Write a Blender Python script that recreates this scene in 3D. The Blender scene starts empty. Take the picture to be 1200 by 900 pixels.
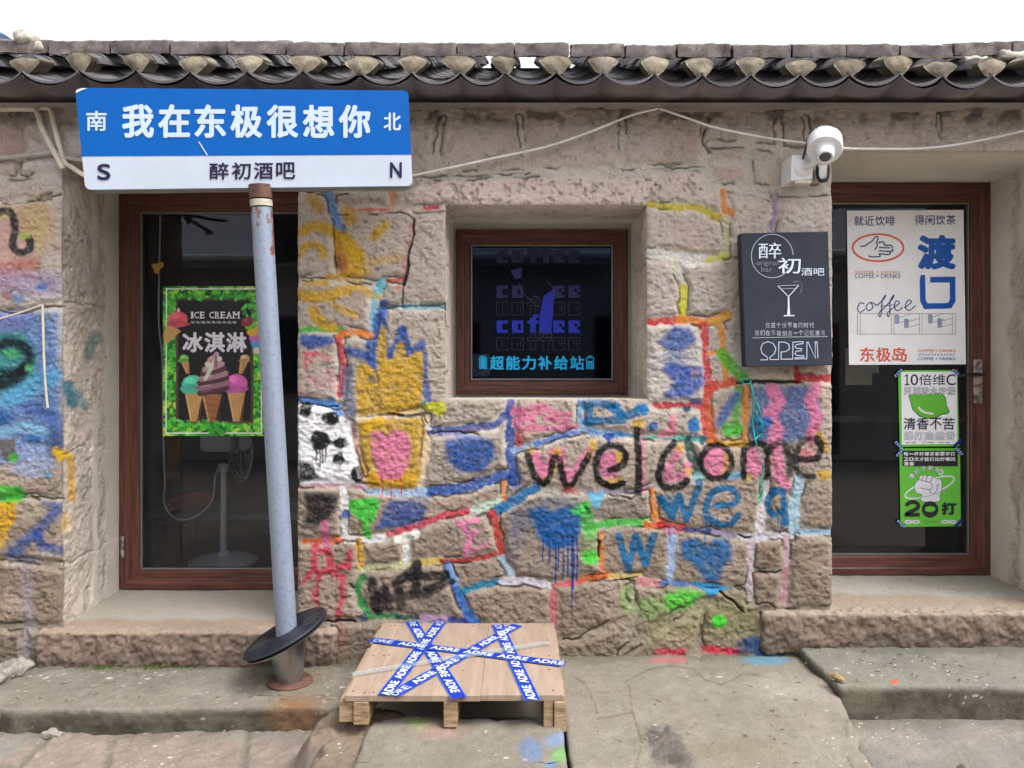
import bpy, math, random
import numpy as np

# ------------------------------------------------------------------ camera, world, sun, exposure
SC = bpy.context.scene
COL = SC.collection
EYE = 1.40                      # eye height above the street, metres
F, CX, CY = 900.0, 607.0, 431.0 # lens in photograph pixels, point the view axis passes through
WALL = 3.40                     # distance of the stone facade
BACK = 4.00                     # distance of the recessed doors and window

cam_d = bpy.data.cameras.new('camera')
cam_d.lens = 27.0
cam_d.sensor_width = 36.0
cam_d.shift_x = -7.0 / 1200
cam_d.shift_y = -19.0 / 1200
cam_d.clip_start = 0.05
cam_d.clip_end = 3000
cam = bpy.data.objects.new('camera', cam_d)
COL.objects.link(cam)
cam.location = (0, 0, EYE)
cam.rotation_euler = (math.pi / 2, 0, 0)
SC.camera = cam

SUN_EL, SUN_AZ = math.radians(58), math.radians(122)     # veiled sun, high on the right behind the camera
W = bpy.data.worlds.new('World')
SC.world = W
W.use_nodes = True
nt = W.node_tree
bg = nt.nodes['Background']
sky = nt.nodes.new('ShaderNodeTexSky')
sky.sky_type = 'NISHITA'
sky.sun_disc = False
sky.sun_elevation = SUN_EL
sky.sun_rotation = SUN_AZ
sky.air_density = 1.0
sky.dust_density = 6.0
sky.ozone_density = 1.0
hs = nt.nodes.new('ShaderNodeHueSaturation')
hs.inputs['Saturation'].default_value = 0.20
nt.links.new(sky.outputs[0], hs.inputs['Color'])
nt.links.new(hs.outputs[0], bg.inputs['Color'])
bg.inputs['Strength'].default_value = 0.15

sun_d = bpy.data.lights.new('sun', 'SUN')
sun_d.energy = 0.5
sun_d.angle = math.radians(14)
sun_d.color = (1.0, 1.0, 1.0)
sun = bpy.data.objects.new('sun', sun_d)
COL.objects.link(sun)
sun.rotation_euler = (SUN_EL - math.radians(90), 0, -SUN_AZ)

SC.view_settings.view_transform = 'Standard'
SC.view_settings.look = 'None'
SC.view_settings.gamma = 1.0
SC.view_settings.use_curve_mapping = False
SC.view_settings.exposure = 1.5

# ------------------------------------------------------------------ helpers
RNG = np.random.default_rng(7)
T2 = RNG.random((8, 256, 256)).astype(np.float32)
T3 = RNG.random((4, 64, 64, 64)).astype(np.float32)


def lin(c):
    c = np.asarray(c, float) / 255.0
    return np.where(c <= 0.04045, c / 12.92, ((c + 0.055) / 1.055) ** 2.4)


def sm(a, b, x):
    t = np.clip((x - a) / (b - a), 0, 1)
    return t * t * (3 - 2 * t)


def noise2(X, Y, s, seed=0):
    x = np.asarray(X) / s + seed * 17.3
    y = np.asarray(Y) / s + seed * 9.7
    ix = np.floor(x).astype(np.int64)
    iy = np.floor(y).astype(np.int64)
    fx = x - ix
    fy = y - iy
    fx = fx * fx * (3 - 2 * fx)
    fy = fy * fy * (3 - 2 * fy)
    T = T2[seed % 8]
    a = T[ix & 255, iy & 255]
    b = T[(ix + 1) & 255, iy & 255]
    c = T[ix & 255, (iy + 1) & 255]
    d = T[(ix + 1) & 255, (iy + 1) & 255]
    return ((a * (1 - fx) + b * fx) * (1 - fy) + (c * (1 - fx) + d * fx) * fy) * 2 - 1


def fbm2(X, Y, s, o=4, seed=0, g=0.55):
    r, a, t = 0, 1.0, 0
    for k in range(o):
        r = r + a * noise2(X, Y, s / 2 ** k, seed + k)
        t += a
        a *= g
    return r / t * 1.6


def noise3(P, s, seed=0):
    q = P / s + seed * 5.37
    i = np.floor(q).astype(np.int64)
    f = q - i
    f = f * f * (3 - 2 * f)
    T = T3[seed % 4]
    r = 0
    for dx in (0, 1):
        for dy in (0, 1):
            for dz in (0, 1):
                w = (f[..., 0] if dx else 1 - f[..., 0]) * (f[..., 1] if dy else 1 - f[..., 1]) * (f[..., 2] if dz else 1 - f[..., 2])
                r = r + w * T[(i[..., 0] + dx) & 63, (i[..., 1] + dy) & 63, (i[..., 2] + dz) & 63]
    return r * 2 - 1


def fbm3(P, s, o=3, seed=0, g=0.55):
    r, a, t = 0, 1.0, 0
    for k in range(o):
        r = r + a * noise3(P, s / 2 ** k, seed + k)
        t += a
        a *= g
    return r / t * 1.6


def at(px, py, Y):
    """world point at distance Y for a position measured in the photograph"""
    return ((px - CX) * Y / F, Y, EYE + (CY - py) * Y / F)


def proj(P):
    return CX + F * P[..., 0] / P[..., 1], CY - F * (P[..., 2] - EYE) / P[..., 1]


def plane(pt, n):
    pt = np.array(pt, float)
    n = np.array(n, float)
    n /= np.linalg.norm(n)

    def M(px, py, eps=0.0):
        if hasattr(px, '__len__'):
            d = np.stack([(np.asarray(px) - CX) / F, np.ones(len(px)), (CY - np.asarray(py)) / F], 1)
            o = np.array([0, 0, EYE])
            t = ((pt + n * eps - o) @ n) / (d @ n)
            return o + d * t[:, None]
        d = np.array([(px - CX) / F, 1.0, (CY - py) / F])
        o = np.array([0, 0, EYE])
        t = ((pt + n * eps - o) @ n) / (d @ n)
        return tuple(o + d * t)
    return M


def wallplane(Y):
    return plane((0, Y, 0), (0, -1, 0))


# ------------------------------------------------------------------ materials
def mat(name):
    m = bpy.data.materials.new(name)
    m.use_nodes = True
    t = m.node_tree
    return m, t, t.nodes['Principled BSDF']


def N(t, kind, **kw):
    n = t.nodes.new(kind)
    for k, v in kw.items():
        if k.startswith('i_'):
            key = k[2:]
            n.inputs[int(key) if key.isdigit() else key.replace('_', ' ')].default_value = v
        else:
            setattr(n, k, v)
    return n


def bump_chain(t, b, specs):
    tc = N(t, 'ShaderNodeTexCoord')
    prev = None
    for sc, dist, stg in specs:
        nz = N(t, 'ShaderNodeTexNoise')
        nz.inputs['Scale'].default_value = sc
        nz.inputs['Detail'].default_value = 5
        nz.inputs['Roughness'].default_value = 0.68
        t.links.new(tc.outputs['Object'], nz.inputs['Vector'])
        bp = N(t, 'ShaderNodeBump')
        bp.inputs['Strength'].default_value = stg
        bp.inputs['Distance'].default_value = dist
        t.links.new(nz.outputs['Fac'], bp.inputs['Height'])
        if prev:
            t.links.new(prev.outputs[0], bp.inputs['Normal'])
        prev = bp
    t.links.new(prev.outputs[0], b.inputs['Normal'])
    return tc


def rock_mat(name, r0=0.95, r1=0.75, bump=((90, 0.007, 0.6), (230, 0.005, 0.9), (560, 0.002, 0.7)), spec=0.15, speck=(0.74, 1.2)):
    m, t, b = mat(name)
    at_ = N(t, 'ShaderNodeVertexColor', layer_name='Col')
    tc = bump_chain(t, b, bump)
    nz = N(t, 'ShaderNodeTexNoise')
    nz.inputs['Scale'].default_value = 150
    nz.inputs['Detail'].default_value = 5
    nz.inputs['Roughness'].default_value = 0.7
    t.links.new(tc.outputs['Object'], nz.inputs['Vector'])
    mr = N(t, 'ShaderNodeMapRange')
    mr.inputs[1].default_value = 0.3
    mr.inputs[2].default_value = 0.7
    mr.inputs[3].default_value = speck[0]
    mr.inputs[4].default_value = speck[1]
    t.links.new(nz.outputs['Fac'], mr.inputs[0])
    mx = N(t, 'ShaderNodeVectorMath', operation='SCALE')
    t.links.new(at_.outputs['Color'], mx.inputs[0])
    t.links.new(mr.outputs[0], mx.inputs['Scale'])
    t.links.new(mx.outputs[0], b.inputs['Base Color'])
    rr = N(t, 'ShaderNodeMapRange')
    rr.inputs[3].default_value = r0
    rr.inputs[4].default_value = r1
    t.links.new(at_.outputs['Alpha'], rr.inputs[0])
    t.links.new(rr.outputs[0], b.inputs['Roughness'])
    b.inputs['Specular IOR Level'].default_value = spec
    return m


def print_mat(name, rough=0.4, spec=0.4, dirt=0.06):
    m, t, b = mat(name)
    at_ = N(t, 'ShaderNodeVertexColor', layer_name='Col')
    tc = N(t, 'ShaderNodeTexCoord')
    nz = N(t, 'ShaderNodeTexNoise')
    nz.inputs['Scale'].default_value = 9
    nz.inputs['Detail'].default_value = 6
    t.links.new(tc.outputs['Object'], nz.inputs['Vector'])
    mr = N(t, 'ShaderNodeMapRange')
    mr.inputs[1].default_value = 0.3
    mr.inputs[2].default_value = 0.7
    mr.inputs[3].default_value = 1 - dirt
    mr.inputs[4].default_value = 1 + dirt
    t.links.new(nz.outputs['Fac'], mr.inputs[0])
    mx = N(t, 'ShaderNodeVectorMath', operation='SCALE')
    t.links.new(at_.outputs['Color'], mx.inputs[0])
    t.links.new(mr.outputs[0], mx.inputs['Scale'])
    t.links.new(mx.outputs[0], b.inputs['Base Color'])
    b.inputs['Roughness'].default_value = rough
    b.inputs['Specular IOR Level'].default_value = spec
    return m


def plain_mat(name, c, c2=None, scale=12, rough=0.6, metal=0.0, bump=None, spec=0.4, stretch=None, lo=0.35, hi=0.65, detail=6):
    m, t, b = mat(name)
    c = lin(c)
    c2 = lin(c2) if c2 is not None else c * 0.85
    tc = N(t, 'ShaderNodeTexCoord')
    nz = N(t, 'ShaderNodeTexNoise')
    nz.inputs['Scale'].default_value = scale
    nz.inputs['Detail'].default_value = detail
    nz.inputs['Roughness'].default_value = 0.62
    src = tc.outputs['Object']
    if stretch:
        mp = N(t, 'ShaderNodeMapping')
        mp.inputs['Scale'].default_value = stretch
        t.links.new(src, mp.inputs['Vector'])
        src = mp.outputs[0]
    t.links.new(src, nz.inputs['Vector'])
    cr = N(t, 'ShaderNodeValToRGB')
    cr.color_ramp.elements[0].position = lo
    cr.color_ramp.elements[1].position = hi
    cr.color_ramp.elements[0].color = (*c2, 1)
    cr.color_ramp.elements[1].color = (*c, 1)
    t.links.new(nz.outputs['Fac'], cr.inputs[0])
    t.links.new(cr.outputs[0], b.inputs['Base Color'])
    b.inputs['Roughness'].default_value = rough
    b.inputs['Metallic'].default_value = metal
    b.inputs['Specular IOR Level'].default_value = spec
    if bump:
        bp = N(t, 'ShaderNodeBump')
        bp.inputs['Strength'].default_value = 0.6
        bp.inputs['Distance'].default_value = bump
        t.links.new(nz.outputs['Fac'], bp.inputs['Height'])
        t.links.new(bp.outputs[0], b.inputs['Normal'])
    return m


def glass_mat(name, tint, ior=1.5, dust=(0.002, 0.02), gloss=(0.93, 0.95, 1)):
    m = bpy.data.materials.new(name)
    m.use_nodes = True
    t = m.node_tree
    t.nodes.remove(t.nodes['Principled BSDF'])
    out = t.nodes['Material Output']
    tr = N(t, 'ShaderNodeBsdfTransparent')
    tr.inputs[0].default_value = (*tint, 1)
    gl = N(t, 'ShaderNodeBsdfGlossy')
    gl.inputs['Roughness'].default_value = 0.015
    gl.inputs['Color'].default_value = (*gloss, 1)
    fr = N(t, 'ShaderNodeFresnel')
    fr.inputs['IOR'].default_value = ior
    mx = N(t, 'ShaderNodeMixShader')
    t.links.new(fr.outputs[0], mx.inputs[0])
    t.links.new(tr.outputs[0], mx.inputs[1])
    t.links.new(gl.outputs[0], mx.inputs[2])
    # faint dust film
    df = N(t, 'ShaderNodeBsdfDiffuse')
    df.inputs['Color'].default_value = (0.22, 0.3, 0.45, 1)
    tc = N(t, 'ShaderNodeTexCoord')
    nz = N(t, 'ShaderNodeTexNoise')
    nz.inputs['Scale'].default_value = 5
    nz.inputs['Detail'].default_value = 8
    t.links.new(tc.outputs['Object'], nz.inputs['Vector'])
    mr = N(t, 'ShaderNodeMapRange')
    mr.inputs[1].default_value = 0.35
    mr.inputs[2].default_value = 0.8
    mr.inputs[3].default_value = dust[0]
    mr.inputs[4].default_value = dust[1]
    t.links.new(nz.outputs['Fac'], mr.inputs[0])
    m2 = N(t, 'ShaderNodeMixShader')
    t.links.new(mr.outputs[0], m2.inputs[0])
    t.links.new(mx.outputs[0], m2.inputs[1])
    t.links.new(df.outputs[0], m2.inputs[2])
    t.links.new(m2.outputs[0], out.inputs[0])
    return m


M_ROCK = rock_mat('sandstone_and_paint')
M_GROUND = rock_mat('worn_concrete', bump=((60, 0.006, 0.55), (200, 0.004, 0.7), (520, 0.0015, 0.6)), speck=(0.72, 1.2))
M_CLAY = rock_mat('grey_clay_tile', r0=0.95, spec=0.04, bump=((60, 0.003, 0.5), (300, 0.001, 0.5)), speck=(0.6, 1.3))
M_PRINT = print_mat('printed_vinyl', 0.38)
M_CHALK = print_mat('chalk_and_slate', 0.8, 0.2, 0.14)
M_WOODV = plain_mat('stained_wood_upright', (104, 62, 52), (62, 36, 31), 9, 0.45, bump=0.0015, stretch=(9, 9, 0.5))
M_WOODH = plain_mat('stained_wood_rail', (104, 62, 52), (62, 36, 31), 9, 0.45, bump=0.0015, stretch=(0.5, 9, 9))
M_BEAD = plain_mat('aluminium_bead', (150, 150, 148), rough=0.4, metal=0.7)
M_GLASS = glass_mat('door_glass', (0.68, 0.72, 0.78), 1.54)
M_TINT = glass_mat('tinted_window_glass', (0.26, 0.34, 0.46), 1.45, (0.001, 0.007), (0.45, 0.62, 0.95))
M_WHITE = plain_mat('white_plastic', (226, 227, 230), (205, 206, 208), 8, 0.35)
M_IVORY = plain_mat('ivory_pvc', (205, 198, 184), (178, 170, 156), 10, 0.5)
M_BLACK = plain_mat('black_rubber', (30, 31, 36), (18, 18, 22), 20, 0.5)
M_STEEL = plain_mat('brushed_steel', (170, 170, 172), (158, 158, 160), 14, 0.27, 0.92, stretch=(0.6, 0.6, 8))
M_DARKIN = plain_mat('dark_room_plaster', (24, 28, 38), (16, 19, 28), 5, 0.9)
M_SCUFF = plain_mat('worn_zinc_plate', (178, 176, 172), (92, 88, 84), 26, 0.4, 0.6, lo=0.4, hi=0.55)


# ------------------------------------------------------------------ mesh building
def set_mesh(me, V, Fc, col=None, smooth=True):
    """V (n,3); Fc (m,4) quads"""
    V = np.ascontiguousarray(V, np.float32)
    Fc = np.ascontiguousarray(Fc, np.int32)
    k = Fc.shape[1]
    me.vertices.add(len(V))
    me.vertices.foreach_set('co', V.ravel())
    me.loops.add(Fc.size)
    me.loops.foreach_set('vertex_index', Fc.ravel())
    me.polygons.add(len(Fc))
    me.polygons.foreach_set('loop_start', np.arange(0, Fc.size, k, dtype=np.int32))
    me.polygons.foreach_set('use_smooth', np.full(len(Fc), smooth))
    if col is not None:
        a = me.attributes.new('Col', 'FLOAT_COLOR', 'POINT')
        c = np.ones((len(V), 4), np.float32)
        c[:, :col.shape[1]] = col
        a.data.foreach_set('color', c.ravel())
    me.update(calc_edges=True)
    return me


def link(name, me, parent=None, mats=()):
    for m in mats:
        me.materials.append(m)
    o = bpy.data.objects.new(name, me)
    COL.objects.link(o)
    if parent:
        o.parent = parent
        if parent.type == 'EMPTY':
            # vertices were written in world space
            b = parent
            off = np.array(b['_base'])
        else:
            off = np.array(parent['_base'])
        n = len(me.vertices)
        co = np.empty(n * 3, np.float32)
        me.vertices.foreach_get('co', co)
        co = co.reshape(-1, 3) - off
        me.vertices.foreach_set('co', co.ravel().astype(np.float32))
        me.update()
        o['_base'] = list(off)
    else:
        o['_base'] = [0, 0, 0]
    return o


def thing(name, label, cat, loc, group=None):
    o = bpy.data.objects.new(name, None)
    COL.objects.link(o)
    o.location = loc
    o.empty_display_size = 0.05
    o['_base'] = list(loc)
    o['label'] = label
    o['category'] = cat
    if group:
        o['group'] = group
    return o


def tag(o, label, cat, group=None):
    """a top-level thing that is one mesh: move its origin to its base"""
    me = o.data
    n = len(me.vertices)
    co = np.empty(n * 3, np.float32)
    me.vertices.foreach_get('co', co)
    co = co.reshape(-1, 3)
    lo, hi = co.min(0), co.max(0)
    off = np.array([(lo[0] + hi[0]) / 2, (lo[1] + hi[1]) / 2, lo[2]])
    me.vertices.foreach_set('co', (co - off).ravel().astype(np.float32))
    me.update()
    o.location = off
    o['_base'] = list(off)
    o['label'] = label
    o['category'] = cat
    if group:
        o['group'] = group
    return o


def grid_faces(ny, nx, off=0, keep=None):
    i = np.arange(ny * nx).reshape(ny, nx) + off
    q = np.stack([i[:-1, :-1], i[:-1, 1:], i[1:, 1:], i[1:, :-1]], -1)
    if keep is not None:
        return q[keep]
    return q.reshape(-1, 4)


class MB:
    def __init__(s):
        s.v, s.f, s.m, s.c = [], [], [], []
        s.col = None

    def add(s, vs, fs, mi=0, col=None):
        o = len(s.v)
        s.v += [tuple(map(float, p)) for p in vs]
        s.f += [[i + o for i in f] for f in fs]
        s.m += [mi] * len(fs)
        c = col if col is not None else (0.5, 0.5, 0.5)
        s.c += [tuple(c)] * len(vs)

    def box(s, x0, x1, y0, y1, z0, z1, mi=0, col=None):
        s.add([(x0, y0, z0), (x1, y0, z0), (x1, y1, z0), (x0, y1, z0), (x0, y0, z1), (x1, y0, z1), (x1, y1, z1), (x0, y1, z1)],
              [(0, 3, 2, 1), (4, 5, 6, 7), (0, 1, 5, 4), (1, 2, 6, 5), (2, 3, 7, 6), (3, 0, 4, 7)], mi, col)

    def hexa(s, front, back, mi=0, col=None):
        """box from two quads (four points each, same order)"""
        v = list(front) + list(back)
        s.add(v, [(0, 1, 2, 3), (7, 6, 5, 4), (0, 4, 5, 1), (1, 5, 6, 2), (2, 6, 7, 3), (3, 7, 4, 0)], mi, col)

    def rings(s, pts, radii, n=16, mi=0, col=None, caps=True, flat=1.0):
        P = [np.array(p, float) for p in pts]
        vs, fs = [], []
        up = None
        for i, p in enumerate(P):
            d = P[min(i + 1, len(P) - 1)] - P[max(i - 1, 0)]
            if np.linalg.norm(d) < 1e-9:
                d = np.array([0, 0, 1.0])
            d /= np.linalg.norm(d)
            if up is None:
                up = np.array([0, 0, 1.0]) if abs(d[2]) < 0.9 else np.array([0, 1.0, 0])
            a = np.cross(d, up)
            a /= np.linalg.norm(a)
            b = np.cross(a, d)
            up = b
            r = radii[i] if hasattr(radii, '__len__') else radii
            for k in range(n):
                th = 2 * math.pi * k / n
                vs.append(p + r * (math.cos(th) * a + flat * math.sin(th) * b))
        for i in range(len(P) - 1):
            for k in range(n):
                fs.append((i * n + k, i * n + (k + 1) % n, (i + 1) * n + (k + 1) % n, (i + 1) * n + k))
        if caps:
            fs.append(tuple(range(n - 1, -1, -1)))
            fs.append(tuple((len(P) - 1) * n + k for k in range(n)))
        s.add(vs, fs, mi, col)

    def tube(s, pts, r, n=8, mi=0, col=None, sub=6, flat=1.0):
        s.rings(catmull(pts, sub), r, n, mi, col, True, flat)

    def lathe(s, c, axis, prof, n=32, mi=0, col=None):
        """prof: list of (radius, height along axis)"""
        ax = np.array(axis, float)
        ax /= np.linalg.norm(ax)
        a = np.cross(ax, (0, 1, 0) if abs(ax[1]) < 0.9 else (1, 0, 0))
        a /= np.linalg.norm(a)
        b = np.cross(ax, a)
        c = np.array(c, float)
        vs, fs = [], []
        for r, h in prof:
            for k in range(n):
                th = 2 * math.pi * k / n
                vs.append(c + ax * h + r * (math.cos(th) * a + math.sin(th) * b))
        for i in range(len(prof) - 1):
            for k in range(n):
                fs.append((i * n + k, i * n + (k + 1) % n, (i + 1) * n + (k + 1) % n, (i + 1) * n + k))
        fs.append(tuple(range(n - 1, -1, -1)))
        fs.append(tuple((len(prof) - 1) * n + k for k in range(n)))
        s.add(vs, fs, mi, col)

    def build(s, name, mats, parent=None, smooth=False, bevel=0, colors=False):
        me = bpy.data.meshes.new(name)
        me.from_pydata(s.v, [], s.f)
        me.polygons.foreach_set('material_index', np.array(s.m, np.int32))
        if smooth:
            me.polygons.foreach_set('use_smooth', np.full(len(s.f), True))
        if colors:
            a = me.attributes.new('Col', 'FLOAT_COLOR', 'POINT')
            c = np.ones((len(s.v), 4), np.float32)
            c[:, :3] = np.array(s.c, np.float32)
            a.data.foreach_set('color', c.ravel())
        me.update()
        o = link(name, me, parent, mats if isinstance(mats, (list, tuple)) else [mats])
        if smooth:
            try:
                me.set_sharp_from_angle(angle=math.radians(40))
            except Exception:
                pass
        if bevel:
            b = o.modifiers.new('bevel', 'BEVEL')
            b.width = bevel
            b.segments = 2
            b.limit_method = 'ANGLE'
        return o


def catmull(pts, sub=6, closed=False):
    P = [np.array(p, float) for p in pts]
    if len(P) < 3 and not closed:
        return P
    out = []
    n = len(P)
    for i in range(n if closed else n - 1):
        if closed:
            a, b, c, d = P[i - 1], P[i], P[(i + 1) % n], P[(i + 2) % n]
        else:
            b, c = P[i], P[i + 1]
            a = P[i - 1] if i else b * 2 - c
            d = P[i + 2] if i + 2 < n else c * 2 - b
        for k in range(sub):
            t = k / sub
            out.append(0.5 * ((2 * b) + (c - a) * t + (2 * a - 5 * b + 4 * c - d) * t * t + (3 * b - a - 3 * c + d) * t ** 3))
    if not closed:
        out.append(P[-1])
    return out


_font_cache = {}


def text_geo(body, bold=0.0):
    bold = 0.0
    key = (body, bold)
    if key not in _font_cache:
        cu = bpy.data.curves.new('lettering_curve', 'FONT')
        cu.body = body
        cu.offset = bold
        cu.resolution_u = 5
        ob = bpy.data.objects.new('lettering_curve', cu)
        me = bpy.data.meshes.new_from_object(ob)
        co = np.array([v.co[:2] for v in me.vertices], float).reshape(-1, 2)
        fs = [tuple(p.vertices) for p in me.polygons]
        bpy.data.objects.remove(ob)
        bpy.data.curves.remove(cu)
        bpy.data.meshes.remove(me)
        co -= co.min(0)
        co /= np.maximum(co.max(0), 1e-6)
        _font_cache[key] = (co, fs)
    return _font_cache[key]


class Ink(MB):
    """flat printed / painted shapes laid on a plane; positions are given as measured in the photograph"""
    def __init__(s, M, step=0.0007):
        super().__init__()
        s.M, s.step = M, step

    def poly(s, pts, col, layer=1):
        s.add([s.M(x, y, s.step * layer) for x, y in pts], [tuple(range(len(pts)))], 0, lin(col))

    def rect(s, x0, y0, x1, y1, col, layer=1):
        s.poly([(x0, y0), (x1, y0), (x1, y1), (x0, y1)], col, layer)

    def ell(s, cx, cy, rx, ry, col, layer=1, rot=0, n=36):
        c, d = math.cos(rot), math.sin(rot)
        s.poly([(cx + rx * math.cos(t) * c - ry * math.sin(t) * d, cy + rx * math.cos(t) * d + ry * math.sin(t) * c)
                for t in np.linspace(0, 2 * math.pi, n, endpoint=False)], col, layer)

    def line(s, pts, w, col, layer=1, smooth=True, closed=False):
        P = catmull([(x, y, 0) for x, y in pts], 6, closed) if smooth else [np.array((x, y, 0.0)) for x, y in pts]
        if closed:
            P = P + [P[0]]
        P = [p[:2] for p in P]
        n = len(P)
        if n < 2:
            return
        L, R = [], []
        for i in range(n):
            a = P[i] - P[i - 1] if i else (P[0] - P[-2] if closed else P[1] - P[0])
            b = P[i + 1] - P[i] if i < n - 1 else (P[1] - P[0] if closed else a)
            a = a / (np.linalg.norm(a) + 1e-9)
            b = b / (np.linalg.norm(b) + 1e-9)
            t = a + b
            t = t / (np.linalg.norm(t) + 1e-9)
            nn = np.array([-t[1], t[0]])
            k = min(1 / max(abs(nn @ np.array([-a[1], a[0]])), 0.5), 2) * w / 2
            L.append(P[i] + nn * k)
            R.append(P[i] - nn * k)
        vs = [s.M(*p, s.step * layer) for p in L] + [s.M(*p, s.step * layer) for p in R]
        s.add(vs, [(i, i + 1, n + i + 1, n + i) for i in range(n - 1)], 0, lin(col))

    def ring(s, cx, cy, rx, ry, w, col, layer=1, a0=0, a1=2 * math.pi, rot=0):
        c, d = math.cos(rot), math.sin(rot)
        ts = np.linspace(a0, a1, 40)
        s.line([(cx + rx * math.cos(t) * c - ry * math.sin(t) * d, cy + rx * math.cos(t) * d + ry * math.sin(t) * c) for t in ts], w, col, layer, False)

    def text(s, body, x0, y0, x1, y1, col, bold=0.0, layer=1, rot=0, skew=(0, 0)):
        co, fs = text_geo(body, bold)
        cx, cy = (x0 + x1) / 2, (y0 + y1) / 2
        c, d = math.cos(rot), math.sin(rot)
        r = max(bold, 0) * (y1 - y0)                      # heavier strokes: the glyph repeated round a small circle
        x = (co[:, 0] - 0.5) * (x1 - x0 - 2 * r)
        y = (0.5 - co[:, 1]) * (y1 - y0 - 2 * r)
        x, y = x + skew[0] * y, y + skew[1] * x
        x, y = cx + x * c - y * d, cy + x * d + y * c
        k = 0 if r < 0.05 else (4 if y1 - y0 < 9 else 8)
        sh = [(0, 0)] + [(r * math.cos(2 * math.pi * j / k + 0.4), r * math.sin(2 * math.pi * j / k + 0.4)) for j in range(k)]
        for j, (dx, dy) in enumerate(sh):
            s.add(s.M(x + dx, y + dy, s.step * layer + 0.00002 * j), fs, 0, lin(col))

    def done(s, name, parent, m=None):
        return s.build(name, m or M_PRINT, parent, colors=True)
# ------------------------------------------------------------------ paint engine (pigment only, no light)
def seg_dist(px, py, pts, closed=False):
    d = None
    P = pts + [pts[0]] if closed else pts
    if len(P) == 1:
        return np.hypot(px - P[0][0], py - P[0][1])
    for (ax, ay), (bx, by) in zip(P[:-1], P[1:]):
        vx, vy = bx - ax, by - ay
        L = vx * vx + vy * vy + 1e-9
        t = np.clip(((px - ax) * vx + (py - ay) * vy) / L, 0, 1)
        e = np.hypot(px - ax - t * vx, py - ay - t * vy)
        d = e if d is None else np.minimum(d, e)
    return d


def inside(px, py, pts):
    r = np.zeros(px.shape, bool)
    n = len(pts)
    for i in range(n):
        (ax, ay), (bx, by) = pts[i], pts[i - 1]
        c = ((ay > py) != (by > py)) & (px < (bx - ax) * (py - ay) / (by - ay + 1e-12) + ax)
        r ^= c
    return r


class Canvas:
    def __init__(s, PX, PY, base, res=None):
        s.px, s.py = PX.ravel().astype(np.float32), PY.ravel().astype(np.float32)
        s.c = base.reshape(-1, 3).astype(np.float32).copy()
        s.a = np.zeros(len(s.px), np.float32)
        s.n1 = fbm2(s.px, s.py, 7, 3, 1).astype(np.float32)
        s.n2 = noise2(s.px, s.py, 2.2, 5).astype(np.float32)
        s.n3 = fbm2(s.px, s.py, 22, 3, 3).astype(np.float32)
        s.k = 1.0
        s.hole = res                      # how much a spot resists paint (deep pits)

    def lay(s, idx, sd, col, soft, op, rag, spk):
        n1, n2, n3 = s.n1[idx], s.n2[idx], s.n3[idx]
        sd = sd + rag * (n1 + 0.5 * n2)
        a = sm(0, 1, np.clip(0.5 - sd / max(soft, 0.4), 0, 1))
        if soft > 4:
            a = np.clip(a + (a * (1 - a) * 4) * (n2 * 0.32 + n1 * 0.25), 0, 1)
        a = a * op * np.clip(1 - spk * np.clip(n2 + 0.4 * n1, 0, 1), 0, 1)
        if s.hole is not None:
            a = a * (1 - 0.4 * s.hole[idx])
        c = lin(col) * s.k * (1 + 0.1 * n1 + 0.07 * n2 + 0.06 * n3)[:, None]
        s.c[idx] = s.c[idx] * (1 - a[:, None]) + c * a[:, None]
        s.a[idx] = np.maximum(s.a[idx] * (1 - a), a)

    def box(s, pts, m):
        xs = [p[0] for p in pts]
        ys = [p[1] for p in pts]
        return np.nonzero((s.px > min(xs) - m) & (s.px < max(xs) + m) & (s.py > min(ys) - m) & (s.py < max(ys) + m))[0]

    def st(s, pts, w, col, soft=1.6, op=0.96, rag=1.2, spk=0.25, smooth=False):
        if smooth:
            pts = [tuple(p[:2]) for p in catmull([(x, y, 0) for x, y in pts], 6)]
        i = s.box(pts, w / 2 + soft + 3 * rag + 2)
        if len(i):
            s.lay(i, seg_dist(s.px[i], s.py[i], pts) - w / 2, col, soft, op, rag, spk)

    def bl(s, pts, col, soft=3, op=0.96, rag=1.5, spk=0.25):
        i = s.box(pts, soft + 3 * rag + 2)
        if len(i):
            d = seg_dist(s.px[i], s.py[i], pts, True)
            s.lay(i, np.where(inside(s.px[i], s.py[i], pts), -d, d), col, soft, op, rag, spk)

    def el(s, cx, cy, rx, ry, col, soft=3, op=0.96, rag=1.2, spk=0.25, rot=0.0):
        r = max(rx, ry)
        i = s.box([(cx, cy)], r + soft + 3 * rag + 2)
        if len(i):
            x, y = s.px[i] - cx, s.py[i] - cy
            if rot:
                c, d = math.cos(rot), math.sin(rot)
                x, y = x * c + y * d, -x * d + y * c
            s.lay(i, (np.hypot(x / rx, y / ry) - 1) * min(rx, ry), col, soft, op, rag, spk)

    def drip(s, x, y0, y1, col, w=1.7):
        s.st([(x, y0), (x + 0.4, (y0 + y1) / 2), (x - 0.2, y1)], w, col, 1.0, 0.95, 0.25, 0)


BLUE, LBLUE, CYAN, YEL, TEAL, PINK = (52, 88, 165), (110, 160, 225), (110, 195, 225), (216, 170, 42), (24, 104, 158), (228, 130, 168)
GRN, RED, ORG, LIL, WHT, BLK = (72, 202, 68), (205, 58, 72), (233, 118, 58), (186, 160, 194), (234, 232, 230), (26, 26, 30)

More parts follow.
